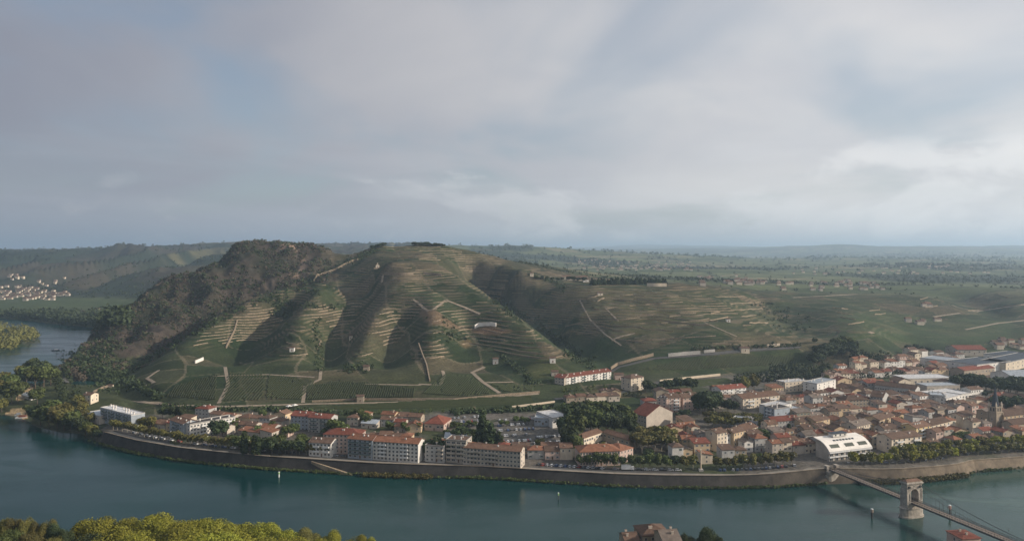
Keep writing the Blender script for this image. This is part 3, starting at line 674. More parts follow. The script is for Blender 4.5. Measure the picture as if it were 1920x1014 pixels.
# taller named walls
def bigwall(pts, h, mt, th, phrase, top=None):
    o = wall('boundary_wall', pixline(pts, 5), h, mt, th, phrase, 'wall', None, .08); return o
BW = [([(588, 528), (596, 517), (610, 514), (628, 507), (645, 498), (660, 491), (671, 488)], 3.6, M_dstone, 1.4, 'bright stone wall climbing the ridge crest towards the relay mast'),
      ([(424, 653), (430, 640), (440, 620), (445, 602)], 2.6, M_dstone, 1.2, 'long straight stone wall running down the slope'),
      ([(602, 640), (595, 656)], 2.2, M_dstone, 1.0, 'short slanting pale stone wall above the gully lane'),
      ([(718, 515), (745, 515), (775, 514)], 2.4, M_dstone, 1.2, 'pale stone wall edging the track under the chapel'),
      ([(794, 514), (815, 516), (828, 518)], 3.6, M_dstone, 1.2, 'orange lit stone wall at the top of the fallow slope'),
      ([(785, 645), (792, 665), (800, 685), (806, 715)], 1.8, M_dstone, 1.2, 'pale stone wall stepping straight down the vines'),
      ([(1145, 693), (1157, 685), (1185, 677), (1225, 667)], 3.4, M_dstone, 1.2, 'tall sunlit retaining wall beside the road above the apartment slab'),
      ([(1253, 669), (1283, 666), (1313, 664)], 4.2, M_conc, 1.2, 'long grey retaining wall beside the hill road'),
      ([(1320, 661), (1340, 659)], 3.0, M_conc, 1.2, 'short grey retaining wall end on the hill road'),
      ([(1438, 650), (1462, 648)], 3.0, M_cream, 1.2, 'short cream wall at the far end of the hill road'),
      ([(1237, 716), (1292, 710), (1350, 704)], 2.4, M_cream, 1.0, 'pale straight wall between the two lower vineyards'),
      ([(170, 748), (177, 736), (190, 730), (203, 725)], 2.6, M_dstone, 1.2, 'pale stone wall round the foot of the terraced knoll'),
      ([(585, 754), (670, 750), (850, 750), (940, 742), (1012, 736)], 1.8, M_dstone, 1.0, 'long low stone wall along the lane at the vineyard foot'),
      ([(960, 764), (1010, 758), (1040, 754)], 1.6, M_cream, .8, 'low white wall beside the railway right of the car park')]
for a in BW:
    o = bigwall(*a); o['label'] = a[4]; BOOK.pop()
def flatwall(pts, h, mt, label, th=.9, lvl=True):
    ps = dense(pixline(pts, 4), 4); zt = max(ground(*p) for p in ps) + h
    V = []; Fc = []
    for i, p in enumerate(ps):
        nx, ny = side(ps, i); z = ground(*p); zz = zt if lvl else z + h
        for s, q in ((-1, z - 1.5), (1, z - 1.5), (1, zz), (-1, zz)): V.append((p[0] + nx * s * th / 2, p[1] + ny * s * th / 2, q))
    for i in range(len(ps) - 1):
        a = 4 * i
        for k in range(4): Fc.append((a + k, a + (k + 1) % 4, a + 4 + (k + 1) % 4, a + 4 + k))
    Fc += [(0, 3, 2, 1), (len(V) - 4, len(V) - 3, len(V) - 2, len(V) - 1)]
    return tag(link('painted_wall', mesh('painted_wall', V, Fc, mt)), label, 'wall')
flatwall([(890, 616), (897, 612), (906, 611), (920, 610.5), (930, 612)], 4.6, M_wwall, 'curved bright white wall standing above the reddish vineyard', 1.0, False)
lw_ = flatwall([(1213, 537), (1250, 537)], 5.2, M_cream, 'long straight cream wall on the plateau edge before dark trees')
flatwall([(366, 681), (381, 675)], 3.2, M_wwall, 'small slanting white wall high in the left vineyard')
# paths, lanes, railway, streets
for nm, pts, wd, mt in [
    ('path', [(835, 563), (817, 577), (802, 583), (775, 561)], 3.2, M_path), ('path', [(837, 563), (870, 576), (900, 589)], 3.2, M_path), ('path', [(718, 517), (716, 531)], 3.0, M_path),
    ('path', [(1147, 638), (1167, 630), (1190, 625)], 3.0, M_path), ('path', [(1087, 563), (1107, 600), (1135, 627), (1165, 648)], 2.0, M_path), ('path', [(1135, 578), (1160, 602)], 2.0, M_path), ('path', [(1320, 604), (1382, 631)], 2.0, M_path),
    ('path', [(1630, 625), (1675, 611), (1690, 602), (1697, 592), (1705, 584)], 4.5, M_path), ('path', [(1810, 618), (1870, 606), (1925, 600)], 4.5, M_path), ('path', [(1785, 572), (1800, 581), (1830, 584), (1922, 571)], 4.5, M_path), ('path', [(1750, 594), (1800, 587)], 4, M_path),
    ('path', [(885, 698), (905, 716), (937, 737)], 4.0, M_path), ('path', [(905, 717), (962, 716)], 3.0, M_path), ('path', [(885, 698), (908, 688)], 4.0, M_path), ('path', [(410, 756), (420, 738), (428, 720), (422, 688)], 3.4, M_path),
    ('path', [(568, 755), (572, 724), (600, 711), (602, 690), (596, 661)], 3.2, M_path), ('path', [(265, 725), (290, 717), (275, 709), (297, 694)], 3.0, M_path), ('path', [(785, 720), (825, 722), (833, 705), (830, 695)], 3.4, M_path), ('path', [(683, 720), (790, 722)], 2.6, M_path),
    ('path', [(1010, 738), (860, 751), (700, 755), (590, 757), (420, 762), (330, 760), (250, 752)], 3.4, M_path), ('path', [(400, 705), (500, 702), (590, 707)], 2.4, M_path), ('path', [(1145, 697), (1160, 688), (1225, 672), (1330, 664), (1400, 657), (1500, 651)], 5.0, M_road),
    ('path', [(1485, 558), (1600, 552), (1680, 545)], 6, M_path), ('path', [(1300, 505), (1420, 503), (1560, 510)], 9, M_path), ('path', [(1560, 500), (1760, 498)], 12, M_path), ('path', [(1350, 518), (1400, 513), (1480, 511)], 8, M_path),
    ('lane', [(110, 690), (116, 705), (124, 725), (135, 745), (150, 765), (165, 780), (185, 800)], 9, M_road), ('lane', [(1040, 748), (1100, 745), (1150, 738), (1210, 727), (1240, 715)], 6, M_road)]:
    ribbon(nm, pixline(pts, 6), wd, mt)
RAIL = pixline([(112, 672), (125, 705), (150, 735), (190, 752), (250, 764), (330, 771), (420, 775), (600, 777), (800, 773), (1000, 762), (1100, 751), (1300, 731), (1500, 710), (1600, 702), (1720, 692), (1930, 690)], 8)
ribbon('railway_ballast', RAIL, 11, mat('ballast', (.13, .105, .085), .95, .25, .8), .8)
def rails():
    V = MB(); ps = dense(RAIL, 14)
    for off in (-3.2, -1.8, 1.8, 3.2):
        pr = None
        for i, p in enumerate(ps):
            nx, ny = side(ps, i); q = (p[0] + nx * off, p[1] + ny * off, ground(*p) + 1.0)
            if pr: V.tube(pr, q, .09, 4)
            pr = q
    tag(link('rails', V.mesh('rails', M_iron)), kind='stuff')
rails()
# ------------------------------------------------------------------ quay
def offs(pts, d):
    out = []
    for i, p in enumerate(pts):
        nx, ny = side(pts, i); out.append((p[0] + nx * d, p[1] + ny * d))
    return out
QS = dense([G(a, b) for a, b in SH[4:]] + [(700, 560)], 7)
QS = [p for p in QS if -325 < p[0] < 690]
ZQ = lambda x: float(np.interp(x, [-320, -200, -100, 0, 150, 205, 240, 420], [8.2, 7.6, 7.0, 6.3, 6.6, 8.4, 7.0, 6.0]))
def quay():
    V = []; Fc = []; Mi = []
    prof = [(-1.0, -3), (0.2, 0.35), (1.6, 1.0), (1.6, None), (2.5, None), (2.5, -1), (9.5, -1)]
    # battered stone face, parapet, pavement, road
    V = []; 
    lines_ = [(-2.2, lambda z: -3), (-.6, lambda z: .4), (1.9, lambda z: z), (1.9, lambda z: z + .95), (2.5, lambda z: z + .95), (2.5, lambda z: z + .12)]
    for i, p in enumerate(QS):
        nx, ny = side(QS, i)
        for o_, f in lines_: V.append((p[0] + nx * o_, p[1] + ny * o_, f(ZQ(p[0]))))
    k = len(lines_)
    for i in range(len(QS) - 1):
        for j in range(k - 1): Fc.append((i * k + j, (i + 1) * k + j, (i + 1) * k + j + 1, i * k + j + 1)); Mi.append(1 if j == 3 else 0)
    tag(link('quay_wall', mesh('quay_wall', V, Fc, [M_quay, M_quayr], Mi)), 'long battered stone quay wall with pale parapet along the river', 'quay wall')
    for nm, a, b, up, mt in (('quay_pavement', 2.5, 8.0, .12, M_prom), ('quay_road', 8.0, 16, .0, M_road), ('quay_pavement', 16.0, 24, .12, M_prom)):
        V = []; Fc = []
        for i, p in enumerate(QS):
            nx, ny = side(QS, i); z = ZQ(p[0])
            for o_, dz in ((a, -3 if a > 2.6 else up - .0), (a, up), (b, up), (b, -3)): V.append((p[0] + nx * o_, p[1] + ny * o_, z + dz))
        for i in range(len(QS) - 1):
            for j in range(3): Fc.append((i * 4 + j, (i + 1) * 4 + j, (i + 1) * 4 + j + 1, i * 4 + j + 1))
        tag(link(nm, mesh(nm, V, Fc, mt)), kind='structure')
quay()
def qpt(x, off):
    i = max(0, min(len(QS) - 2, next((k for k in range(len(QS) - 1) if QS[k + 1][0] > x), len(QS) - 2))); t = (x - QS[i][0]) / (QS[i + 1][0] - QS[i][0]); nx, ny = side(QS, i); n2 = side(QS, i + 1); nx, ny = nx * (1 - t) + n2[0] * t, ny * (1 - t) + n2[1] * t; p = (x, QS[i][1] * (1 - t) + QS[i + 1][1] * t)
    return p[0] + nx * off, p[1] + ny * off, ZQ(p[0]), math.atan2(-nx, ny)
def slip(px0, py0, px1, py1, label):     # ramp from the quay down to the water
    x0, y0 = G(px0, py0, 6.6); x1, y1 = G(px1, py1, .5)
    b = MB(); a = Vector((x0, y0, 0)); c = Vector((x1, y1, 0)); d = (c - a).normalized(); n_ = Vector((-d.y, d.x, 0)) * .9
    V = [a - n_ + Vector((0, 0, 6.8)), a + n_ + Vector((0, 0, 6.8)), c + n_ + Vector((0, 0, .6)), c - n_ + Vector((0, 0, .6))]
    V += [Vector((v.x, v.y, -2)) for v in V]
    b.add(V, [(0, 1, 2, 3), (0, 4, 5, 1), (1, 5, 6, 2), (2, 6, 7, 3), (3, 7, 4, 0)])
    tag(link('slipway', b.mesh('slipway', M_quayr)), label, 'slipway')
slip(585, 864, 660, 889, 'pale stone ramp slanting down the quay wall to the river')
# ------------------------------------------------------------------ building kit
def win_mesh(name, shutter=None):
    b = MB(); b.box(-.5, .5, -.05, .02, -.5, .5, 0)
    b.box(-.41, -.03, -.062, -.04, -.42, .42, 1); b.box(.03, .41, -.062, -.04, -.42, .42, 1)
    b.box(-.58, .58, -.14, .0, -.56, -.5, 0)
    if shutter: b.box(-.98, -.53, -.07, -.01, -.48, .48, 2); b.box(.53, .98, -.07, -.01, -.48, .48, 2)
    return b.mesh(name, [M_frame, M_glass] + ([M_sh[shutter]] if shutter else []))
WIN = {None: win_mesh('window')}
for k in M_sh: WIN[k] = win_mesh('window', k)
def door_mesh():
    b = MB(); b.box(-.5, .5, -.06, .02, 0, 1, 0); b.box(-.4, .4, -.09, -.05, .02, .92, 1); return b.mesh('door', [M_frame, M_sh['brown']])
DOOR = door_mesh()
def shop_mesh():
    b = MB(); b.box(-.5, .5, -.06, .02, 0, 1, 0); b.box(-.46, .46, -.08, -.05, .06, .82, 1); b.box(-.52, .52, -.7, -.04, .86, .93, 0); return b.mesh('shop_front', [M_frame, M_glass])
SHOP = shop_mesh()
def balcony_mesh():
    b = MB(); b.box(-.5, .5, -1.3, .05, -.12, 0, 0); b.box(-.5, .5, -1.3, -1.24, .02, .95, 1); b.box(-.5, -.48, -1.24, 0, .02, .95, 1); b.box(.48, .5, -1.24, 0, .02, .95, 1)
    return b
BALC = {'white': balcony_mesh().mesh('balcony', [M_white, M_white]), 'glass': balcony_mesh().mesh('balcony', [M_conc, mat('smoked_glass', (.10, .14, .15), .2, .2, .5, .6)]), 'beige': balcony_mesh().mesh('balcony', [W['beige'], W['beige']])}
def chim_mesh(m_): 
    b = MB(); b.box(-.45, .45, -.35, .35, 0, 1, 0); b.box(-.55, .55, -.45, .45, 1.0, 1.1, 0); b.cyl(-.2, 0, 1.1, 1.35, .13, .1, 6, 1); b.cyl(.2, 0, 1.1, 1.35, .13, .1, 6, 1); return b.mesh('chimney', [m_, RF['orange']])
CHIM = {k: chim_mesh(W[k]) for k in ('white', 'beige', 'cream', 'pink')}
FOOT = []                    # footprints already taken: centre, half sizes, angle
def free(x, y, r):
    for cx, cy, hx, hy, a in FOOT:
        dx, dy = x - cx, y - cy
        if abs(dx) + abs(dy) > hx + hy + r + 40: continue
        c, s = math.cos(a), math.sin(a); u = abs(dx * c + dy * s); v = abs(-dx * s + dy * c)
        if u < hx + r and v < hy + r: return False
    return True
def roof_mesh(kind, w, d, mt, o=.5, pitch=.36):
    b = MB(); hw, hd = w / 2 + o, d / 2 + o; z0 = -o * pitch
    if kind == 'gable':
        r = hd * pitch + z0; t = .22
        b.extr([(-hd, z0), (0, r), (0, r + t), (-hd, z0 + t)], -hw, hw); b.extr([(0, r), (hd, z0), (hd, z0 + t), (0, r + t)], -hw, hw)
        b.extr([(-.25, r + t), (.25, r + t), (0, r + t + .18)], -hw, hw)
    elif kind == 'hip':
        k = min(hw, hd); rz = k * pitch
        rx = max(hw - k, .05); ry = max(hd - k, .05)
        V = [(-hw, -hd, z0), (hw, -hd, z0), (hw, hd, z0), (-hw, hd, z0), (-hw, -hd, z0 + .2), (hw, -hd, z0 + .2), (hw, hd, z0 + .2), (-hw, hd, z0 + .2),
             (-rx, -ry, rz + .2), (rx, -ry, rz + .2), (rx, ry, rz + .2), (-rx, ry, rz + .2)]
        b.add(V, [(3, 2, 1, 0), (0, 1, 5, 4), (1, 2, 6, 5), (2, 3, 7, 6), (3, 0, 4, 7), (4, 5, 9, 8), (5, 6, 10, 9), (6, 7, 11, 10), (7, 4, 8, 11), (8, 9, 10, 11)])
    elif kind == 'shed':
        b.extr([(-hd, 0), (hd, hd * .3), (hd, hd * .3 + .25), (-hd, .25)], -hw, hw)
    else:
        b.box(-w / 2 - .05, w / 2 + .05, -d / 2 - .05, d / 2 + .05, .0, .28); 
        for s in (-1, 1):
            b.box(-w / 2 - .1, w / 2 + .1, s * (d / 2) - .12, s * (d / 2) + .12, .28, .8, 1); b.box(s * (w / 2) - .12, s * (w / 2) + .12, -d / 2 + .12, d / 2 - .12, .28, .8, 1)
    return b.mesh('roof', [mt, M_conc])
def wall_mesh(kind, w, d, h, mt, pitch=.36):
    b = MB()
    if kind == 'gable': b.extr([(-d / 2, -2.5), (d / 2, -2.5), (d / 2, h), (0, h + d / 2 * pitch), (-d / 2, h)], -w / 2, w / 2)
    elif kind == 'shed': b.extr([(-d / 2, -2.5), (d / 2, -2.5), (d / 2, h + d / 2 * .3), (-d / 2, h)], -w / 2, w / 2)
    else: b.box(-w / 2, w / 2, -d / 2, d / 2, -2.5, h)
    return b.mesh('wall', mt)
def root(name, x, y, z, rz):
    o = bpy.data.objects.new(name, None); col.objects.link(o); o.location = (x, y, z); o.rotation_euler = (0, 0, rz); o.empty_display_size = .5
    return o
def facade(par, w, dist, h, n, floors, style, ang, ww=1.1, wh=1.5, base=.0, bal=None, balw=None, skip=0.0, r=rnd, ground_door=False, joined=False):
    """windows, doors and balconies on one face; the face looks along -Y turned by ang"""
    c, s = math.cos(ang), math.sin(ang); fh = (h - base) / floors; out = []
    def put(me, name, u, z, sc3, up=0.0):
        x, y = u, -(dist)
        out.append((me, name, (x * c - y * s, x * s + y * c, z), sc3))
    sp = w / n
    for f in range(floors):
        for i in range(n):
            u = -w / 2 + sp * (i + .5)
            if r.random() < skip: continue
            if f == 0 and ground_door and i == n // 2: put(DOOR, 'door', u, 0.05, (1.3, 1, 2.3)); continue
            put(WIN[style], 'window', u, base + fh * (f + .55), (min(ww, sp * .8 if not style else sp * .48), 1, wh))
        if bal and f > 0:
            for q in bal[1]:
                put(BALC[bal[0]], 'balcony', -w / 2 + w * q, base + fh * f + .15, ((balw or sp * 1.6), 1, 1))
    if joined: return out
    for me, name, lo, sc3 in out:
        o = bpy.data.objects.new(name, me); col.objects.link(o); o.parent = par; o.location = lo; o.rotation_euler = (0, 0, ang); o.scale = sc3
    return []
def building(name, cx, cy, z, rz, w, d, h, wm_, rf_, kind='gable', floors=3, nf=4, ns=2, style=None, chimneys=1, cat='house', pitch=.36, bal=None, balw=None, sidewin=True, label=None, phrase=None, group=None, r=rnd, joined=False, cname='beige', ww=1.1, wh=1.5, skip=.0, extra=None):
    o = root(name, cx, cy, z, rz)
    link('wall', wall_mesh(kind, w, d, h, W[wm_] if isinstance(wm_, str) else wm_, pitch), o)
    rf = link('roof', roof_mesh(kind, w, d, RF[rf_] if isinstance(rf_, str) else rf_, pitch=pitch), o, (0, 0, h))
    for k in range(chimneys):
        u = (r.random() - .5) * w * .8 if chimneys < 4 else -w / 2 + w * (k + .5) / chimneys
        v = r.choice((-.2, .2)) * d
        zc_ = (d / 2 - abs(v)) * pitch if kind in ('gable', 'hip') else .2
        if kind == 'hip': u *= .6
        ch = link('chimney', CHIM[cname], rf, (u, v, zc_ - .4), 0, (1, 1, 1.5 if kind != 'flat' else 2.0))
    lst = []
    kw = dict(r=r, joined=joined, ww=ww, wh=wh)
    lst += facade(o, w, d / 2, h, nf, floors, style, 0, bal=bal, balw=balw, ground_door=True, skip=skip, **kw)
    lst += facade(o, w, d / 2, h, nf, floors, style, math.pi, skip=skip + .1, **kw)
    if sidewin and ns:
        lst += facade(o, d, w / 2, h, ns, floors, style, math.pi / 2, skip=.3, **kw)
        lst += facade(o, d, w / 2, h, ns, floors, style, -math.pi / 2, skip=.3, **kw)
    if joined and lst:
        V = MB()
        for me, nm, lo, sc3 in lst:
            V.box(lo[0] - sc3[0] / 2, lo[0] + sc3[0] / 2, lo[1] - .06, lo[1] + .06, lo[2] - sc3[2] / 2, lo[2] + sc3[2] / 2)
        wj = link('window_row', V.mesh('window_row', M_glass), o); wj['kind'] = 'stuff'
    if label: tag(o, label, cat, group)
    else: tag(o, None, cat, group); book(o, phrase, cx, cy, z + h)
    FOOT.append((cx, cy, w / 2, d / 2, rz))
    return o
def front(px1, py1, px2, py2, z=None):   # facade foot seen from (px1,py1) to (px2,py2)
    z = 8 if z is None else z
    a = G(px1, py1, z); b = G(px2, py2, z); w = math.dist(a, b); rz = math.atan2(b[1] - a[1], b[0] - a[0])
    return a, b, w, rz
def bld(name, f, d, h, *a, z=None, **k):
    p, q, w, rz = front(*f, z=z); c, s = math.cos(rz), math.sin(rz)
    cx = (p[0] + q[0]) / 2 - s * d / 2; cy = (p[1] + q[1]) / 2 + c * d / 2
    return building(name, cx, cy, z if z is not None else 8, rz, w, d, h, *a, **k)
AP = dict(cat='apartment block', name='apartment_block')
def apt(f, d, h, wm_, rf_, kind, floors, nf, label, lm=None, **k):
    k.setdefault('chimneys', 3); k.setdefault('cname', 'white'); k.setdefault('wh', 1.35); k.setdefault('ww', 1.5)
    o = bld('apartment_block', f, d, h, wm_, rf_, kind, floors, nf, cat='apartment block', label=label, **k)
    if lm: LM.append((lm, (f[0] + f[2]) / 2, (f[1] + f[3]) / 2 - h * 1.2))
    return o
apt((188, 788, 246, 804), 11, 10.5, 'bluegrey', 'white', 'flat', 4, 12, 'pale grey slab block with a row of white rooftop chimneys near the rail bend', 'the slab with white chimneys', z=8, chimneys=12, sidewin=False, bal=('glass', (.15, .38, .62, .85)))
apt((356, 824, 441, 808), 10, 11, 'white', 'dark', 'flat', 4, 14, 'long sunlit white slab block facing the quay trees at left', 'the long white slab', z=8, chimneys=5, bal=('white', (.3, .55, .85)), ww=1.7)
apt((318, 813, 343, 822), 12, 11, 'bluegrey', 'terracotta', 'gable', 4, 3, 'block with shaded balconies and white right gable beside the long white slab', None, z=8, bal=('glass', (.5,)), balw=9, ns=0)
apt((366, 785, 391, 787), 10, 9, 'grey', 'red', 'hip', 3, 4, 'small hip roofed block with cream right side by the railway', 'the small hip roofed block', z=9)
apt((545, 806, 578, 808), 13, 11.5, 'bluegrey', 'red', 'gable', 4, 5, 'grey block with red roof and terraces, left half of a pair', 'the grey block pair', z=8.5)
apt((578, 811, 619, 814), 12, 12, 'bluegrey', 'red', 'gable', 4, 6, 'block with greenish balconies and tall cream gable, right half of a pair', None, z=8.5, bal=('glass', (.25, .7)), balw=5, ns=0, wm2=None) if False else apt((578, 811, 619, 814), 12, 12, 'grey', 'red', 'gable', 4, 6, 'block with shaded balconies and tall cream gable, right half of a pair', None, z=8.5, bal=('glass', (.25, .7)), balw=5, ns=0)
apt((606, 848, 674, 850), 14, 13, 'pink', 'red', 'hip', 5, 9, 'brownish pink block under a red hip roof behind the quay', 'the pink hip roofed block', z=8)
apt((579, 854, 620, 857), 12, 9.5, 'white', 'brown', 'gable', 3, 6, 'low pale block with brown roof and white lit gable on the quay', 'the low pale quay block', z=7.5, bal=('white', (.35, .8)))
apt((652, 857, 698, 861), 12, 13, 'bluegrey', 'orange', 'gable', 5, 5, 'quay block with dark glazed balconies and orange roof', 'the glazed balcony block', z=7.5, bal=('glass', (.25, .72)), balw=7.5, ww=2.0)
apt((699, 861, 784, 867), 12, 12.6, 'white', 'orange', 'gable', 5, 12, 'long white quay block with orange roof and blank white right gable', 'the long white quay block', z=7.2, bal=('white', (.22, .7)), balw=5, ns=0)
apt((797, 864, 832, 867), 12, 10.5, 'grey', 'brown', 'flat', 4, 4, 'dark shaded quay block between the white block and the terraced block', None, z=7, bal=('beige', (.8,)), balw=4)
apt((836, 865, 874, 868), 12, 14.5, 'beige', 'brown', 'flat', 5, 4, 'beige quay block with broad terraces stepping at its top', 'the terraced beige block', z=7, bal=('beige', (.25, .75)), balw=6.3, ww=2.6)
apt((868, 869, 976, 878), 11, 11, 'beige', 'terracotta', 'gable', 4, 16, 'very long low beige quay block with thin brown roof', 'the long beige quay block', z=6.8, bal=('beige', (.2, .5)), balw=8, chimneys=2)
# hillside blocks
apt((1062, 727, 1146, 714), 12, 10, 'white', 'red', 'gable', 4, 14, 'long white hillside slab with red roof and speckled balconies', 'the white hillside slab', z=15, bal=('glass', (.15, .38, .62, .85)), balw=4, chimneys=7)
apt((1040, 728, 1058, 730), 14, 11, 'beige', 'red', 'gable', 4, 3, 'narrow block with red roof left of the white hillside slab', None, z=14)
apt((1183, 733, 1207, 729), 13, 12, 'cream', 'brown', 'hip', 5, 3, 'square cream tower block alone beside the hill road', 'the square cream tower block', z=14)
# town blocks
apt((1186, 797, 1212, 804), 30, 10, 'beige', 'red', 'gable', 3, 5, 'big red roofed block with broad cream gable behind the park trees', 'the big red roofed block', z=10, ns=0, pitch=.45)
apt((1232, 774, 1250, 776), 14, 12.5, 'pink', 'brown', 'flat', 5, 2, 'pinkish apartment tower, left of a pair behind the plane trees', None, z=11)
apt((1253, 775, 1276, 773), 13, 13, 'pink', 'brown', 'gable', 5, 3, 'brownish apartment block with stacked balconies, right of the pinkish tower', 'the pinkish towers', z=11, bal=('white', (.6,)), balw=5)
apt((1281, 772, 1312, 769), 13, 12, 'pink', 'brown', 'gable', 4, 4, 'salmon block with white framed balconies on its right end', None, z=11, bal=('white', (.85,)), balw=5)
apt((1352, 752, 1399, 747), 13, 10.5, 'white', 'red', 'gable', 4, 6, 'pale block with red roof and round balconies before the vineyard', 'the red roofed balcony block', z=12, bal=('white', (.3, .8)))
apt((1393, 768, 1462, 760), 15, 9.5, 'cream', 'terracotta', 'gable', 3, 9, 'wide cream block with terracotta roof and white terraces', 'the wide cream block', z=11, bal=('white', (.2, .8)))
apt((1432, 792, 1452, 798), 16, 13, 'bluegrey', 'dark', 'flat', 5, 3, 'modern blue grey flat roofed block by the plane tree square', 'the modern white blocks', z=10, bal=('white', (.5,)), balw=5)
apt((1452, 792, 1484, 784), 14, 12, 'white', 'white', 'flat', 4, 4, 'modern bright white flat roofed block with stepped terraces', None, z=10, bal=('white', (.6,)), chimneys=1)
apt((1484, 790, 1508, 788), 12, 9, 'white', 'metal', 'flat', 3, 4, 'low white flat roofed block right of the stepped white one', None, z=10)
apt((1632, 768, 1655, 771), 20, 12, 'grey', 'brown', 'gable', 4, 4, 'tall grey block with blank cream gable standing over the old town', 'the tall cream gable block', z=11, ns=0)
apt((1586, 772, 1630, 770), 14, 10, 'stone', 'brown', 'hip', 4, 7, 'long shaded stone block left of the tall cream gable', None, z=11)
apt((1672, 853, 1728, 846), 13, 11, 'cream', 'brown', 'gable', 4, 6, 'cream white balcony block with brown roof behind the quay plane trees', 'the cream balcony block', z=8, bal=('white', (.25, .82)), balw=6, ns=2)
apt((1718, 828, 1745, 822), 12, 10, 'yellow', 'terracotta', 'gable', 4, 3, 'yellow ochre block with deep loggias behind the cream balcony block', 'the yellow ochre block', z=9, bal=('white', (.4,)), balw=6)
apt((1745, 822, 1782, 812), 12, 9.5, 'cream', 'brown', 'gable', 3, 5, 'white stepped terrace block right of the yellow ochre block', None, z=9, bal=('white', (.3, .75)))
apt((1745, 762, 1772, 764), 16, 10, 'grey', 'metal', 'flat', 4, 3, 'pale flat roofed block left of the white terraced block', None, z=11)
apt((1774, 766, 1805, 758), 14, 8.5, 'white', 'white', 'flat', 3, 4, 'white terraced flat roofed block in the middle of town', 'the white terraced block', z=11, bal=('white', (.3, .75)), balw=5)
apt((1472, 735, 1515, 731), 12, 9, 'cream', 'white', 'flat', 3, 6, 'flat roofed cream block with rooftop chimneys near the railway', 'the cream block with rooftop chimneys', z=12.5, chimneys=6)
apt((1532, 742, 1567, 733), 14, 11, 'white', 'metal', 'flat', 4, 4, 'white and grey flat roofed block with a tan tower end', None, z=12.5)
apt((1372, 802, 1420, 808), 12, 7, 'bluegrey', 'metal', 'flat', 2, 6, 'low blue grey hall in front of the plane tree square', None, z=10)
# the red roofed manor
bld('manor', (1087, 874, 1163, 871), 15, 9.5, 'pink', 'orange', 'hip', 3, 14, cat='manor', label='long pinkish manor with bright orange hipped roof and many chimneys near the quay', chimneys=6, style=None, z=6.9, wh=1.7); LM.append(('the orange roofed manor', 1130, 850))
bld('manor_wing', (1163, 869, 1187, 862), 15, 8.5, 'pink', 'orange', 'hip', 3, 4, cat='house', label='right wing of the manor, orange roof turned towards the park', chimneys=3, z=6.9)
# sunlit ochre rows in the old town
for f, d, h, wm_, rf_, fl, nf, lab in [
    ((1345, 842, 1363, 838), 11, 11, 'cream', 'brown', 4, 3, 'tall cream sunlit house with small windows, left of the ochre wall row'),
    ((1363, 838, 1376, 835), 10, 9.5, 'white', 'brown', 3, 2, 'narrow white sunlit house in the ochre wall row'),
    ((1376, 838, 1398, 832), 10, 10, 'ochre', 'brown', 3, 4, 'ochre sunlit house, middle of the ochre wall row'),
    ((1398, 829, 1421, 822), 12, 9, 'cream', 'terracotta', 3, 5, 'wide cream sunlit house with even windows above the garden tree'),
    ((1450, 812, 1500, 808), 12, 9, 'grey', 'red', 3, 9, 'long grey terrace of town houses below the white modern blocks'),
    ((1500, 812, 1530, 808), 12, 8.5, 'ochre', 'brown', 3, 4, 'plain ochre walled house with dark roof, left of two'),
    ((1530, 812, 1556, 806), 12, 9, 'ochre', 'brown', 3, 3, 'plain ochre walled house with dark roof, right of two'),
    ((1607, 822, 1634, 815), 12, 9, 'cream', 'grey', 3, 6, 'cream row with many arched windows in the old town centre'),
    ((1650, 812, 1678, 802), 12, 10, 'ochre', 'brown', 4, 4, 'tall ochre house with window bays right of the cream row'),
    ((1806, 803, 1829, 797), 12, 9, 'cream', 'brown', 3, 5, 'cream row of houses just left of the church nave')]:
    bld('town_house', f, d, h, wm_, rf_, 'gable', fl, nf, cat='house', label=lab, z=10, ns=0 if 'plain' in lab else 1, chimneys=2, wh=1.6)
LM += [('the ochre wall row', 1380, 822), ('the plain ochre walls', 1528, 798), ('the grey terrace', 1470, 800)]
# halls
def hall(f, d, h, wm_, rf_, kind, label, z, nf=6, lm=None, name='hall', floors=1, ns=2, pitch=.3, **k):
    o = bld(name, f, d, h, wm_, rf_, kind, floors, nf, cat='hall', label=label, z=z, chimneys=0, ns=ns, pitch=pitch, ww=2.2, **k)
    if lm: LM.append((lm, (f[0] + f[2]) / 2, (f[1] + f[3]) / 2 - h * 1.3))
    return o
hall((1640, 735, 1716, 745), 14, 7.5, 'grey', 'brown', 'gable', 'long dark roofed hall with a row of small windows and yellow gable', 12, 16, 'the long hall with yellow gable', pitch=.4)
hall((1738, 738, 1800, 736), 16, 7, 'beige', 'metal', 'flat', 'grey flat roofed workshop right of the yellow gabled hall', 12.5, 8)
hall((1700, 722, 1790, 720), 24, 6, 'cream', 'white', 'flat', 'pale flat roofed works hall right of the railway', 13, 8)
hall((1770, 755, 1822, 748), 24, 5.5, 'white', 'white', 'flat', 'bright white flat roofed workshops in two steps', 12, 8, 'the white workshops')
hall((1832, 700, 1895, 692), 36, 9, 'white', 'slate', 'flat', 'large white factory with wide dark roof at the town edge', 14, 5, 'the big white factory', floors=2)
hall((1776, 690, 1800, 685), 30, 8, 'white', 'metal', 'flat', 'white warehouse left of the big factory', 14, 3)
hall((1880, 680, 1925, 674), 22, 8, 'white', 'slate', 'flat', 'white factory wing behind the big factory', 14, 5)
hall((1886, 696, 1955, 680), 26, 9, 'cream', 'slate', 'flat', 'tan factory with tall lit wall at the right edge', 14, 8, floors=2)
hall((1808, 706, 1865, 700), 16, 6.5, 'stone', 'red', 'gable', 'long brownish red roofed hall before the dark trees', 13.5, 9)
hall((1795, 664, 1850, 664), 26, 6, 'beige', 'red', 'gable', 'reddish roofed warehouse at the vineyard edge', 15, 6)
hall((1900, 718, 1970, 716), 30, 6, 'white', 'metal', 'gable', 'pale metal roofed sheds above the dark trees at right edge', 13.5, 6)
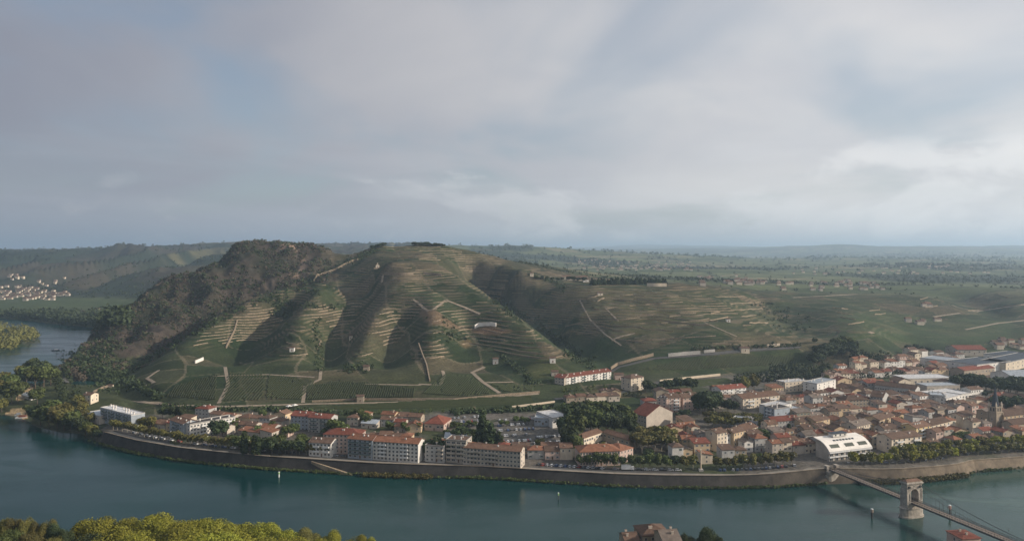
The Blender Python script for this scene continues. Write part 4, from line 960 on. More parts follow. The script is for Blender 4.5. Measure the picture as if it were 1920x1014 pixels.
hall((1002, 796, 1034, 797), 24, 5, 'bluegrey', 'metal', 'flat', 'low blue grey pool hall beside the car park', 10.5, 5)
hall((1036, 800, 1068, 796), 26, 6.5, 'white', 'white', 'flat', 'white modern sports hall with flat pale roofs beside the car park', 10.5, 5, 'the white sports hall')
hall((1095, 834, 1130, 822), 10, 5, 'cream', 'terracotta', 'gable', 'low cream school building with tan roof behind the manor', 9.5, 8, 'the low cream school')
hall((1130, 822, 1180, 838), 9, 5, 'stone', 'terracotta', 'gable', 'long brown wing bending right from the cream school', 9.5, 6)
hall((834, 832, 874, 832), 14, 4.5, 'grey', 'metal', 'gable', 'small grey metal roofed shop in the car park', 9, 4, 'the metal roofed shop')
hall((796, 806, 832, 808), 20, 5.5, 'pink', 'red', 'hip', 'low pyramid roofed red hall left of the car park', 9.5, 5, 'the red pyramid roofed hall', pitch=.5)
hall((677, 802, 705, 804), 12, 4, 'beige', 'metal', 'gable', 'little shed with bright metal roof behind the quay blocks', 9.5, 3, 'the bright metal roof')
hall((160, 783, 186, 790), 14, 4, 'beige', 'metal', 'flat', 'low flat roofed garage left of the slab with white chimneys', 9, 3)
for f, h, lab, z in [((155, 753, 170, 754), 6.5, 'lone cream house with brown roof in the shade of the rail bend', 10), ((40, 747, 58, 752), 4, 'white shed with slanting roof on the dry park lawn', 5.2)]:
    bld('house', f, 9, h, 'cream' if 'cream' in lab else 'white', 'brown' if 'cream' in lab else 'metal', 'gable', 2 if h > 5 else 1, 2, cat='house', label=lab, z=z)
LM += [('the dry park lawn', 48, 745), ('the old quay plane trees', 420, 845), ('the car park', 960, 800), ('the bridge end', 1560, 878)]
# ------------------------------------------------------------------ the white curved block by the bridge
def ship_block():
    p, q, w, rz = front(1556, 867, 1636, 857, z=8.4); c, s = math.cos(rz), math.sin(rz); d = 15
    o = root('curved_white_block', (p[0] + q[0]) / 2 - s * d / 2, (p[1] + q[1]) / 2 + c * d / 2, 8, rz)
    arc = [(-d / 2 + (t / 1.5708) ** 1.15 * 11.5, 7.0 + 6.4 * math.sin(t) ** .9) for t in np.linspace(0.05, math.pi / 2, 9)]
    inner = [(a + .5, b - .5) for a, b in arc]
    b = MB(); b.extr([(a[0] + .9, a[1] - .8) for a in arc] + [(d / 2 - 1, 13.2), (d / 2 - 1, -2), (-d / 2 + 1.2, -2)], -w / 2 + 1.0, w / 2 - 1.0)
    link('wall', b.mesh('wall', W['beige']), o)
    b = MB(); b.extr([(x, y) for x, y in arc] + [(d / 2, 14), (d / 2, 13.4)] + [(x, y) for x, y in inner[::-1]], -w / 2, w / 2)
    rf = link('roof', b.mesh('roof', M_wwall), o)
    def on(t): return (-d / 2 + (t / 1.5708) ** 1.15 * 11.5, 7.0 + 6.4 * math.sin(t) ** .9)
    def opening(u0, u1, t0, t1, nm='window', m_=M_glass):
        (y0, z0), (y1, z1) = on(t0), on(t1); nrm = Vector((0, -(z1 - z0), (y1 - y0))).normalized() * .08
        b = MB(); b.add([(u0, y0 - .12, z0 + .1), (u1, y0 - .12, z0 + .1), (u1, y1 - .12, z1 + .16), (u0, y1 - .12, z1 + .16), (u0, y0 + .4, z0 - .5), (u1, y0 + .4, z0 - .5), (u1, y1 + .4, z1 - .5), (u0, y1 + .4, z1 - .5)],
                        [(0, 1, 2, 3), (0, 4, 5, 1), (1, 5, 6, 2), (2, 6, 7, 3), (3, 7, 4, 0), (7, 6, 5, 4)])
        link(nm, b.mesh(nm, m_), rf)
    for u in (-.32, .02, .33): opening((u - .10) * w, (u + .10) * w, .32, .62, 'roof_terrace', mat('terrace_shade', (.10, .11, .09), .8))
    for k in range(7): opening((-.22 + .072 * k - .025) * w, (-.22 + .072 * k + .025) * w, .95, 1.12)
    for f in range(2):
        for k in range(8):
            link('window', WIN[None], o, (-w / 2 + w * (k + .5) / 8, -d / 2 + 1.1, 1.9 + 3.0 * f), 0, (3.0, 1, 2.0))
            link('balcony', BALC['white'], o, (-w / 2 + w * (k + .5) / 8, -d / 2 + 1.2, .4 + 3.0 * (f + 1)), 0, (w / 8 * .96, 1, 1))
    b = MB(); b.box(-6, 6, 2.4, 7, 13.9, 16); link('penthouse', b.mesh('penthouse', W['white']), o)
    for k in range(3): link('window', WIN[None], o, (-4 + 4 * k, 2.4, 15), 0, (1.4, 1, 1.2))
    b = MB(); b.box(-6.5, 6.5, 1.9, 7.4, 16, 16.25); link('penthouse_roof', b.mesh('penthouse_roof', RF['slate']), o)
    tag(o, 'white block with curved ship-like roof and cut terraces beside the bridge', 'apartment block'); FOOT.append((o.location.x, o.location.y, w / 2 + 1, d / 2 + 1, rz))
    LM.append(('the curved white block', 1592, 842))
ship_block()
# ------------------------------------------------------------------ church
def church():
    z = 10; cx, cy = G(1866, 802, z); rz = R(20)
    o = root('church', cx, cy, z, rz); st = W['stone']
    def part(nm, b, m_): return link(nm, b.mesh(nm, m_), o)
    b = MB(); b.box(-4, 4, -4, 4, -2, 15.5); b.box(-4.3, 4.3, -4.3, 4.3, 15.5, 16.1); b.box(-3.7, 3.7, -3.7, 3.7, 16.1, 20.5); b.box(-4.1, 4.1, -4.1, 4.1, 20.5, 21.1)
    for sx_ in (-1, 1):
        for sy_ in (-1, 1): b.box(sx_ * 4 - .5, sx_ * 4 + .5, sy_ * 4 - .5, sy_ * 4 + .5, -2, 15.4)
    tw_ = part('tower', b, st); tw_.scale = (.86, .86, .81)
    for sx_ in (-1, 1):
        for sy_ in (-1, 1):
            q = MB(); q.cyl(sx_ * 3.4, sy_ * 3.4, 21.1, 23.2, .75, .7, 6); q.cyl(sx_ * 3.4, sy_ * 3.4, 23.2, 26.5, .8, .02, 6); link('pinnacle', q.mesh('pinnacle', W['cream']), tw_)
    q = MB(); q.cyl(0, 0, 17.1, 32.5, 2.7, .10, 8); q.cyl(0, 0, 32.5, 34.3, .10, .06, 5); link('spire', q.mesh('spire', RF['slate']), o)
    for k in range(4):
        a = k * math.pi / 2
        for u in (-1.4, 1.4):
            q = MB(); q.box(-.55, .55, -.1, .1, 0, 2.6); q.cyl(0, 0, 2.5, 2.6, .01, .01, 3)
            V = [(.55 * math.cos(t), -.1, 2.6 + .55 * math.sin(t)) for t in np.linspace(0, math.pi, 7)]; n = len(V); V += [(x, .1, z_) for x, y, z_ in V]
            q.add(V, [tuple(range(n))] + [(i, i + n, i + n + 1, i + 1) for i in range(n - 1)])
            e = link('belfry_opening', q.mesh('belfry_opening', M_glass), tw_, ((u) * math.cos(a) + 3.75 * math.sin(a), u * math.sin(a) - 3.75 * math.cos(a), 17.0), a)
        e = link('window', WIN[None], tw_, (4.02 * math.sin(a), -4.02 * math.cos(a), 9), a, (1.0, 1, 2.6))
    # nave runs to the right rear of the tower, gable front towards the river
    b = MB(); b.extr([(-5, -2), (5, -2), (5, 10), (0, 13.2), (-5, 10)], 3, 32); nv = part('nave', b, W['ochre'])
    b = MB(); b.extr([(-5.5, 9.8), (0, 13.3), (0, 13.6), (-5.5, 10.1)], 2.6, 32.5); b.extr([(0, 13.3), (5.5, 9.8), (5.5, 10.1), (0, 13.6)], 2.6, 32.5); link('roof', b.mesh('roof', RF['brown']), nv)
    b = MB(); b.extr([(-11, -2), (-5, -2), (-5, 7.3), (-11, 5.6)], 1, 30); part('aisle', b, st)
    b = MB(); b.extr([(-11.5, 5.5), (-4.9, 7.4), (-4.9, 7.7), (-11.5, 5.8)], .7, 30.4); part('aisle_roof', b, RF['brown'])
    b = MB(); b.extr([(-20, -2), (-11, -2), (-11, 7.5), (-15.5, 9.5), (-20, 7.5)], -8, 8); part('transept', b, st)
    b = MB(); b.extr([(-20.4, 7.3), (-15.5, 9.6), (-15.5, 9.9), (-20.4, 7.6)], -8.4, 8.4); b.extr([(-15.5, 9.6), (-10.6, 7.3), (-10.6, 7.6), (-15.5, 9.9)], -8.4, 8.4); part('transept_roof', b, RF['brown'])
    for k in range(6): link('window', WIN[None], nv, (6 + 4.6 * k, -5.02, 8.6), 0, (1.2, 1, 1.7)); link('window', WIN[None], nv, (5 + 4.6 * k, -11.02, 3), 0, (1.0, 1, 2.6))
    tag(o, 'stone church with pinnacled square tower and dark pointed spire', 'church')
    FOOT.append((cx + 12, cy + 4, 24, 12, rz)); FOOT.append((cx + 4, cy - 16, 11, 8, rz))
    LM.append(('the church spire', 1866, 760)); LM.append(('the church nave', 1895, 795))
church()
# ------------------------------------------------------------------ vegetation kit
def leaf_cloud(cen, rad, nq, qs, rs, squash=1.0, fill=.75):
    """nq leaf-sized quads spread through the shell of every ball (cen, rad); returns vertices, faces"""
    n = len(cen); cen = np.repeat(np.asarray(cen, float), nq, 0); rad = np.repeat(np.asarray(rad, float), nq)
    d = rs.normal(size=(n * nq, 3)); d /= np.linalg.norm(d, axis=1)[:, None]
    rr = rad * (fill + (1 - fill) * rs.rand(n * nq) ** .5) * (1 + .10 * rs.normal(size=n * nq))
    c = cen + d * rr[:, None] * np.array([1, 1, squash])
    nn = d + rs.normal(size=d.shape) * .55; nn /= np.linalg.norm(nn, axis=1)[:, None]
    a = np.cross(nn, rs.normal(size=d.shape)); a /= np.linalg.norm(a, axis=1)[:, None]; b = np.cross(nn, a)
    s = (np.repeat(np.asarray(qs, float), nq) if np.ndim(qs) else qs) * (.6 + .8 * rs.rand(n * nq)); s = s[:, None] if np.ndim(s) else s
    V = np.stack([c - a * s - b * s * .6, c + a * s - b * s * .7, c + a * s * .8 + b * s * .7, c - a * s * .7 + b * s * .6], 1).reshape(-1, 3)
    return V, np.arange(len(V)).reshape(-1, 4)
def bigmesh(name, V, Q_, mt):
    me = bpy.data.meshes.new(name); me.vertices.add(len(V)); me.vertices.foreach_set('co', np.asarray(V, np.float32).ravel())
    me.loops.add(Q_.size); me.loops.foreach_set('vertex_index', Q_.ravel().astype(np.int32)); me.polygons.add(len(Q_))
    me.polygons.foreach_set('loop_start', np.arange(0, Q_.size, 4, dtype=np.int32)); me.polygons.foreach_set('loop_total', np.full(len(Q_), 4, np.int32))
    me.update(); me.materials.append(mt); return me
def crown(kind, seed, mt, dense_=1.0, q=.5):
    rs = np.random.RandomState(seed); r = random.Random(seed); cs = []; rr = []
    if kind == 'round':
        cs.append((0, 0, .60)); rr.append(.27)
        for k in range(13):
            a = r.uniform(0, 6.28); e = r.uniform(-.5, 1.1); d = r.uniform(.16, .30)
            cs.append((d * math.cos(a) * math.cos(e), d * math.sin(a) * math.cos(e), .58 + .26 * math.sin(e))); rr.append(r.uniform(.12, .20))
    elif kind == 'plane':
        for k in range(9):
            a = r.uniform(0, 6.28); d = r.uniform(.05, .22); cs.append((d * math.cos(a), d * math.sin(a), r.uniform(.5, .84))); rr.append(r.uniform(.14, .20))
    elif kind == 'conifer':
        for k in range(11):
            t = k / 10; R0 = (.24 * (1 - t) + .02)
            for j in range(max(1, int(5 * (1 - t)))):
                a = r.uniform(0, 6.28); cs.append((R0 * .7 * math.cos(a), R0 * .7 * math.sin(a), .12 + .82 * t)); rr.append(.075 + .06 * (1 - t))
    elif kind == 'cypress':
        for k in range(9): t = k / 8; cs.append((0, 0, .10 + .82 * t)); rr.append(.085 * math.sin(math.pi * (.18 + .75 * t)) + .015)
    elif kind == 'umbrella':
        for k in range(12):
            a = r.uniform(0, 6.28); d = r.uniform(.05, .38); cs.append((d * math.cos(a), d * math.sin(a), .86 - d * .18)); rr.append(r.uniform(.09, .13))
    V = []; 
    V, Q_ = leaf_cloud(cs, rr, int(95 * dense_), q * .045, rs, 1.0, .80 if dense_ > 2 else .75)
    me = bigmesh('crown', V, Q_, mt)
    return me
def trunk(kind, seed, mt):
    r = random.Random(seed); b = MB(); top = {'round': .5, 'plane': .5, 'conifer': .9, 'cypress': .5, 'umbrella': .8}[kind]
    b.tube((0, 0, -.05), (0.01, 0, top * .55), .022, 7, 0, .016)
    for k in range(5):
        a = r.uniform(0, 6.28); b.tube((0.01, 0, top * r.uniform(.4, .55)), (.17 * math.cos(a), .17 * math.sin(a), top * r.uniform(1.05, 1.35)) if kind in ('round', 'plane', 'umbrella') else (0, 0, top), .012, 5, 0, .005)
    return b.mesh('trunk', mt)
TPL = {}
def tpl(kind, leaf, var, hi=False):
    k = (kind, leaf, var, hi)
    if k not in TPL:
        TPL[k] = (crown(kind, hash((kind, var)) % 9999 if False else (len(kind) * 17 + var * 31), LF[leaf], 17.0 if hi else 1.0, .21 if hi else 1.0), trunk(kind, var + 3, M_bark2 if kind == 'plane' else M_bark))
    return TPL[k]
KN = dict(round='broadleaf_tree', plane='plane_tree', conifer='conifer_tree', cypress='cypress_tree', umbrella='umbrella_pine')
LN = dict(green='green', dark='dark green', vine='green', olive='olive green', gold='yellow green', scrub='brownish')
def tree(x, y, h, kind='round', leaf='green', wf=1.0, group=None, z=None, hi=False, label=None, r=rnd):
    c, t = tpl(kind, leaf, r.randint(0, 2), hi)
    z = ground(x, y) if z is None else z
    o = root(KN[kind], x, y, z, r.uniform(0, 6.28)); s = h; o.scale = (s * wf, s * wf, s)
    link('crown', c, o); link('trunk', t, o)
    size = 'small' if h < 8 else ('tall' if h > 15 else 'mid sized')
    tag(o, label, 'tree', group)
    if not label: book(o, f"{size} {LN[leaf]} {KN[kind].replace('_', ' ')}", x, y, z + h * .5)
    return o
def tp(a, b, h, kind='round', leaf='green', wf=1.0, **k):
    x, y, z = hit(a, b); return tree(x, y, h, kind, leaf, wf, z=z, **k)
MASS = {}
def belt(a0, b0, a1, b1, n, h, kind='round', leaf='green', wf=1.0, jit=4, mass=False, **k):
    if mass:
        for i in range(int(n * 1.3)):
            t = rnd.random(); q = hit(a0 + (a1 - a0) * t + rnd.uniform(-jit, jit), b0 + (b1 - b0) * t + rnd.uniform(-jit, jit) * .4); MASS.setdefault(leaf, []).append((q, h * rnd.uniform(.75, 1.2)))
        return
    for i in range(n):
        t = (i + .5) / n; tp(a0 + (a1 - a0) * t + rnd.uniform(-jit, jit), b0 + (b1 - b0) * t + rnd.uniform(-jit, jit) * .4, h * rnd.uniform(.75, 1.2), kind, leaf, wf * rnd.uniform(.9, 1.15), **k)
# peninsula and rail bend
LM += [('the tall peninsula trees', 70, 690), ('the big park trees', 1120, 785), ('the plane tree square', 1380, 785), ('the dark tree belt', 1590, 665), ('the two conifers', 912, 810)]
for a, b, h, lf in [(50, 722, 23, 'green'), (66, 728, 24, 'green'), (82, 726, 24, 'green'), (95, 723, 21, 'green'), (74, 706, 22, 'dark'), (60, 702, 20, 'green'), (40, 712, 17, 'olive'), (90, 708, 19, 'green'), (8, 752, 22, 'olive'), (22, 756, 22, 'green'), (33, 752, 20, 'green'), (4, 735, 22, 'olive'), (17, 738, 20, 'green'),
                    (3, 772, 13, 'olive'), (70, 757, 17, 'green'), (62, 789, 14, 'dark'), (76, 797, 17, 'green'), (92, 801, 19, 'green'), (107, 804, 20, 'olive'), (120, 807, 19, 'olive'), (132, 807, 17, 'green'), (101, 786, 18, 'green'), (86, 781, 15, 'dark'), (120, 790, 17, 'olive'), (148, 813, 14, 'dark'), (160, 817, 12, 'green'), (172, 820, 11, 'olive'), (140, 798, 13, 'green'), (182, 825, 9, 'dark'), (50, 776, 9, 'green')]:
    tp(a, b, h, 'round', lf, 1.05)
belt(103, 700, 122, 760, 11, 12, 'round', 'dark', 1.0, 1.5, True); belt(122, 695, 150, 760, 12, 12, 'round', 'dark', 1.1, 3, True); belt(130, 700, 156, 720, 8, 13, 'round', 'scrub', 1.0, 4, True); belt(140, 755, 175, 800, 7, 10, 'round', 'olive', 1.0, 3); belt(300, 783, 345, 788, 4, 13, 'round', 'dark', .8, 3)
belt(262, 800, 290, 806, 3, 10, 'round', 'olive', 1, 2)
# clipped planes on the left quay
i = 0; xx = -322
while xx < -128:
    x, y, z, a = qpt(xx, 12.5 + rnd.uniform(-.4, .4)); tree(x, y, rnd.uniform(7.4, 9.0), 'plane', 'olive', 1.2, 'clipped plane trees on the left quay', z); xx += 5.2
tp(410, 822, 15, 'round', 'dark', 1.2, label='big dark domed tree in front of the long white slab')
for a in ((458, 858, 19), (477, 860, 17), (484, 858, 15)): tp(a[0], a[1], a[2], 'cypress', 'dark', 1.2)
belt(440, 812, 560, 818, 12, 9, 'round', 'green', 1.0, 12); belt(430, 838, 570, 846, 14, 10, 'round', 'green', 1.1, 8); belt(480, 850, 572, 852, 8, 11, 'round', 'dark', 1.0, 4); belt(380, 800, 450, 806, 5, 8, 'round', 'green', 1, 6)
belt(622, 815, 665, 830, 7, 11, 'round', 'green', 1.0, 6); belt(835, 815, 900, 822, 6, 7, 'round', 'green', 1.2, 4); belt(930, 800, 1000, 790, 7, 5, 'round', 'green', 1.2, 6); belt(640, 845, 700, 835, 4, 8, 'round', 'green', 1.1, 5); belt(940, 845, 1060, 850, 7, 6.5, 'round', 'green', 1.2, 6); belt(655, 785, 700, 800, 5, 9, 'round', 'green', 1.0, 5); belt(700, 800, 790, 812, 6, 7, 'round', 'green', 1.0, 6); belt(795, 858, 842, 862, 7, 14, 'round', 'dark', .9, 4); belt(740, 835, 790, 840, 4, 7, 'round', 'green', 1, 5)
tp(736, 797, 8, 'round', 'gold', 1.2); tp(865, 838, 14, 'umbrella', 'dark', 1.3)
tp(906, 832, 24, 'conifer', 'dark', 1.0, label='tallest conifer between the car park and the quay houses'); tp(921, 838, 17, 'conifer', 'dark', 1.25, label='broader shorter conifer right of the tallest one'); tp(936, 840, 12, 'conifer', 'dark', 1.3, label='lowest dark conifer of the three beside the car park')
belt(840, 803, 890, 800, 7, 5, 'round', 'green', 1.2, 3); belt(690, 776, 1050, 768, 36, 4, 'round', 'green', 1.4, 5, True)
# park
for a, b, h in [(1062, 822, 20), (1068, 846, 20), (1080, 852, 15), (1082, 826, 22), (1072, 800, 20), (1095, 812, 20), (1108, 815, 20), (1122, 816, 21), (1138, 817, 20), (1152, 816, 19), (1165, 814, 19), (1178, 812, 18), (1090, 796, 20), (1110, 797, 21), (1132, 797, 21), (1152, 796, 19), (1172, 797, 18), (1100, 785, 16), (1080, 783, 15), (1055, 783, 13), (1186, 818, 14), (1140, 785, 14)]:
    tp(a, b, h, 'round', rnd.choice(['green', 'dark', 'green']), .95, group='big trees of the town park')
for a, b in [(1192, 842), (1204, 850), (1216, 846), (1228, 838), (1240, 846), (1251, 842), (1262, 850), (1212, 830), (1226, 826), (1243, 828), (1256, 832), (1200, 832)]: tp(a, b, rnd.uniform(11, 13.5), 'plane', 'olive', 1.35, group='olive green planes of the promenade park')
for k in range(18): tp(1328 + (k % 9) * 11.5 + rnd.uniform(-2, 2), (790 if k < 9 else 800) + (k % 9) * .6, rnd.uniform(8, 9.5), 'plane', 'olive', 1.5, group='plane trees of the square')
for a, b, h in [(1312, 778, 19), (1322, 780, 22), (1332, 778, 20), (1342, 772, 17), (1365, 775, 13), (1378, 775, 12), (1352, 770, 12), (1330, 760, 14), (1345, 758, 13)]: tp(a, b, h, 'round', 'dark', .9)
tp(1397, 737, 17, 'round', 'olive', .8); tp(1414, 734, 18, 'round', 'olive', .8); tp(1384, 736, 13, 'round', 'green', 1)
belt(1050, 735, 1150, 728, 12, 6, 'round', 'green', 1.1, 4, True); belt(1020, 752, 1200, 742, 10, 6, 'round', 'dark', 1.2, 5, True); belt(1210, 735, 1300, 730, 9, 11, 'round', 'dark', 1.1, 5); belt(1240, 745, 1300, 748, 5, 8, 'round', 'green', 1, 4)
belt(1215, 790, 1300, 785, 6, 8, 'round', 'dark', 1.0, 6)
belt(1380, 718, 1560, 706, 34, 12, 'round', 'dark', 1.1, 8, True); belt(1440, 700, 1560, 696, 20, 12, 'round', 'dark', 1.1, 7, True); belt(1530, 690, 1560, 668, 9, 16, 'round', 'dark', 1.1, 6); belt(1530, 668, 1610, 662, 12, 15, 'round', 'dark', 1.1, 6); belt(1560, 655, 1600, 650, 6, 13, 'round', 'green', 1.1, 6)
belt(1600, 672, 1665, 680, 12, 15, 'round', 'dark', 1.1, 5, True); belt(1560, 712, 1700, 705, 18, 8, 'round', 'dark', 1.2, 6, True); belt(1690, 700, 1790, 690, 16, 9, 'round', 'dark', 1.2, 6, True)
belt(1800, 728, 1930, 742, 22, 15, 'round', 'dark', 1.2, 9); belt(1870, 768, 1930, 776, 6, 13, 'round', 'dark', 1.3, 4); belt(1700, 660, 1750, 662, 5, 10, 'round', 'dark', 1.2, 4); belt(1680, 795, 1720, 800, 4, 8, 'round', 'green', 1.2, 5)
tp(1430, 830, 11, 'round', 'green', 1.2); tp(1440, 832, 9, 'round', 'green', 1.2); tp(1479, 828, 13, 'conifer', 'dark', 1.0); tp(1500, 790, 9, 'round', 'dark', 1.2)
belt(1575, 800, 1640, 790, 8, 7, 'round', 'green', 1.2, 6); belt(1780, 835, 1820, 828, 6, 8, 'round', 'green', 1.4, 4); belt(1700, 850, 1760, 846, 4, 8, 'round', 'dark', 1.3, 3)
# ivy and shrubs along the foot of the quay wall
iv = []
for _ in range(1500):
    q0 = rnd.choice([-300, -285, -270, -240, -210, -180, -160, -120, -30, 0, 20, 60, 110, 150, 180, 330, 380]) + rnd.gauss(0, 13)
    x, y, z, a = qpt(q0, rnd.uniform(-2.6, -.4)); iv.append((x, y, .2 + rnd.random() * .8))
IVY = iv
# quay planes
xx = 42
while xx < 190:
    if not (118 < xx < 134):
        x, y, z, a = qpt(xx, 15.5 + rnd.uniform(-.6, .6)); tree(x, y, rnd.uniform(8.6, 10.6), 'plane', rnd.choice(['dark', 'green']) if xx < 110 else 'olive', 1.1, 'plane trees along the middle quay', z)
    xx += 5.8
xx = 226
while xx < 418:
    x, y, z, a = qpt(xx, 10.5 + rnd.uniform(-.5, .5)); tree(x, y, rnd.uniform(8, 10), 'plane', rnd.choice(['olive', 'gold', 'olive']), 1.2, 'plane trees along the right quay', z)
    if xx > 262: x, y, z, a = qpt(xx, 20 + rnd.uniform(-.5, .5)); tree(x, y, rnd.uniform(8, 10), 'plane', rnd.choice(['olive', 'gold', 'olive']), 1.2, 'plane trees along the right quay', ground(x, y))
    xx += 6.2
# crest and plateau
belt(776, 461, 833, 462, 15, 7, 'round', 'dark', 1.6, 1.5, group='trees on the highest summit'); belt(695, 468, 722, 462, 7, 7, 'round', 'dark', 1.6, 2, group='trees on the left summit knob')
belt(1108, 534, 1250, 532, 40, 10, 'conifer', 'dark', 1.3, 1.5, group='dark conifer hedge behind the long cream wall'); belt(1000, 524, 1100, 529, 10, 8, 'round', 'dark', 1.4, 2)
# ------------------------------------------------------------------ uncountable cover
def stuff_cloud(name, pts, rads, nq, qf, mt, seed=1, squash=.8, lift=.4):
    pts = np.array([(x, y, z + r * lift) for (x, y, z), r in zip(pts, rads)]); V, Q_ = leaf_cloud(pts, rads, nq, np.array(rads) * qf, np.random.RandomState(seed), squash, .6)
    return tag(link(name, bigmesh(name, V, Q_, mt)), kind='stuff')
rs = np.random.RandomState(5)
def scatter_poly(poly, n, cond=None):
    xs = [p[0] for p in poly]; ys = [p[1] for p in poly]; x = rs.uniform(min(xs), max(xs), n * 3); y = rs.uniform(min(ys), max(ys), n * 3)
    m = inside(poly, x, y); x, y = x[m][:n], y[m][:n]; z = groundv(x, y)
    if cond is not None: k = cond(x, y, z); x, y, z = x[k], y[k], z[k]
    return list(zip(x, y, z))
pt = scatter_poly(ROCK, 15000, lambda x, y, z: (z > 7) & (fbm(x, y, 45, 4) < .22))
hf = len(pt) // 2
stuff_cloud('scrub', pt[:hf], rs.uniform(1.0, 2.8, hf), 9, .42, LF['scrub'], 2); stuff_cloud('scrub', pt[hf:], rs.uniform(1.2, 3.0, len(pt) - hf), 9, .42, LF['dark'], 3)
def along(pts, wpx, n, zmin=0):
    out = []
    for _ in range(n):
        k = rnd.randrange(len(pts) - 1); t = rnd.random(); a = pts[k][0] + (pts[k + 1][0] - pts[k][0]) * t + rnd.gauss(0, wpx); b = pts[k][1] + (pts[k + 1][1] - pts[k][1]) * t + rnd.gauss(0, wpx * .6)
        q = hit(a, b)
        if q[1] < 1800: out.append(q)
    return out
gp = []
for pts_, w_, n_ in [([(650, 492), (590, 522), (540, 546), (470, 572), (400, 606), (330, 642), (250, 690), (200, 715)], 5, 420), ([(510, 560), (535, 575), (520, 595)], 10, 160), ([(1000, 600), (1060, 645), (1110, 688), (1060, 660)], 6, 260), ([(930, 560), (985, 600)], 7, 120), ([(990, 512), (1040, 530), (1060, 545)], 6, 60), ([(1430, 570), (1500, 620)], 14, 120), ([(560, 545), (600, 548)], 4, 30), ([(700, 470), (680, 480), (650, 490)], 4, 80),
                    ([(940, 670), (985, 700), (1000, 720)], 5, 60), ([(130, 660), (200, 720)], 14, 400), ([(200, 640), (170, 690), (230, 720)], 14, 500), ([(240, 715), (300, 745)], 5, 120), ([(1300, 655), (1500, 648)], 3, 90), ([(560, 570), (640, 580)], 6, 40), ([(820, 600), (860, 640)], 12, 40), ([(590, 600), (600, 700)], 6, 60), ([(640, 690), (700, 690)], 6, 40), ([(850, 775), (1040, 766)], 3, 160), ([(300, 762), (700, 778)], 3, 120)]: gp += along(pts_, w_, n_)
stuff_cloud('bushes', gp, [rnd.uniform(1.2, 3.2) for _ in gp], 14, .36, LF['dark'], 4)
stuff_cloud('bank_shrubs', IVY, [rnd.uniform(.5, 1.1) for _ in IVY], 14, .36, LF['green'], 15)
# reeds and bank shrubs
rd = []
for x0, x1, n_ in ((222, 300, 900), (-98, -52, 330)):
    for _ in range(n_):
        x, y, z, a = qpt(rnd.uniform(x0, x1), rnd.uniform(-5.5, 1.2)); rd.append((x, y, .3 + rnd.random()))
stuff_cloud('reeds', rd, [rnd.uniform(.5, 1.3) for _ in rd], 14, .34, LF['olive'], 5, 1.0, .5)
# riverside woods far left, woods of the far country
wd = [hit(rnd.uniform(-5, 240), b) for b in [rnd.uniform(588, 612) for _ in range(500)]]; wd = [(x, y, max(z, 3)) for x, y, z in wd if z > 1.0]
isl = scatter_poly(ISLE, 500, lambda x, y, z: z > .5)
stuff_cloud('riverside_wood', wd, [rnd.uniform(6, 10) for _ in wd], 26, .24, LF['dark'], 6, 1.0, .7)
stuff_cloud('island_wood', isl, [rnd.uniform(5, 8) for _ in isl], 40, .20, LF['olive'], 7, 1.1, .8)
fw = []
xs = rs.uniform(-1.1, 1.1, 26000); ys = np.exp(rs.uniform(math.log(1450), math.log(9000), 26000)); xs = xs * ys; zs = groundv(xs, ys)
wood = fbm(xs, ys, 480, 5) > .12; hedge = (parcels(xs, ys, 230, .2, .55)[2] < 5) & (rs.rand(26000) < .6)
ok = (wood | hedge) & (zs > 6) & ~((xs < -300) & (ys < 2100) & (zs < 14)) & ~(inside(ROCK, xs, ys))
fw = list(zip(xs[ok], ys[ok], zs[ok])); stuff_cloud('distant_woods', fw, np.clip(np.array([p[1] for p in fw]) * .0016, 2.5, 11) * rs.uniform(.7, 1.5, len(fw)), 12, .36, LF['dark'], 8, .9, .6)
# vine rows on the blocks at the foot of the hill
def vine_rows(poly, ang, sp, name='vine_rows'):
    ps = [hit(a, b)[:2] for a, b in poly]; c, s = math.cos(ang), math.sin(ang)
    uv = [(x * c + y * s, -x * s + y * c) for x, y in ps]; u0, u1 = min(q[0] for q in uv), max(q[0] for q in uv); v0, v1 = min(q[1] for q in uv), max(q[1] for q in uv)
    V = []; Fq = []; v = v0
    while v < v1:
        us = np.arange(u0, u1, 6.0); x = us * c - v * s; y = us * s + v * c; m = inside(ps, x, y); z = groundv(x, y)
        for k in range(len(us) - 1):
            if m[k] and m[k + 1] and rnd.random() > .04:
                j = [rnd.uniform(-.15, .15) for _ in range(2)]; b = len(V)
                for kk, jj in ((k, j[0]), (k + 1, j[1])):
                    for d_, hh in ((-.42, .0), (-.30, 1.0 + jj), (.30, 1.0 + jj), (.42, 0)): V.append((x[kk] - s * d_, y[kk] + c * d_, z[kk] + hh - .1))
                Fq += [(b, b + 4, b + 5, b + 1), (b + 1, b + 5, b + 6, b + 2), (b + 2, b + 6, b + 7, b + 3)]
        v += sp
    if V: tag(link(name, bigmesh(name, np.array(V), np.array(Fq), LF['vine'])), kind='stuff')
vine_rows([(428, 697), (500, 702), (494, 752), (414, 756)], R(97), 2.8); vine_rows([(503, 702), (592, 710), (566, 748), (496, 752)], R(93), 2.2)
vine_rows([(576, 722), (640, 712), (780, 727), (778, 748), (574, 750)], R(95), 2.1); vine_rows([(330, 722), (408, 700), (405, 752), (310, 748)], R(105), 2.1); vine_rows([(790, 740), (835, 700), (880, 703), (925, 738), (860, 746)], R(80), 2.1)
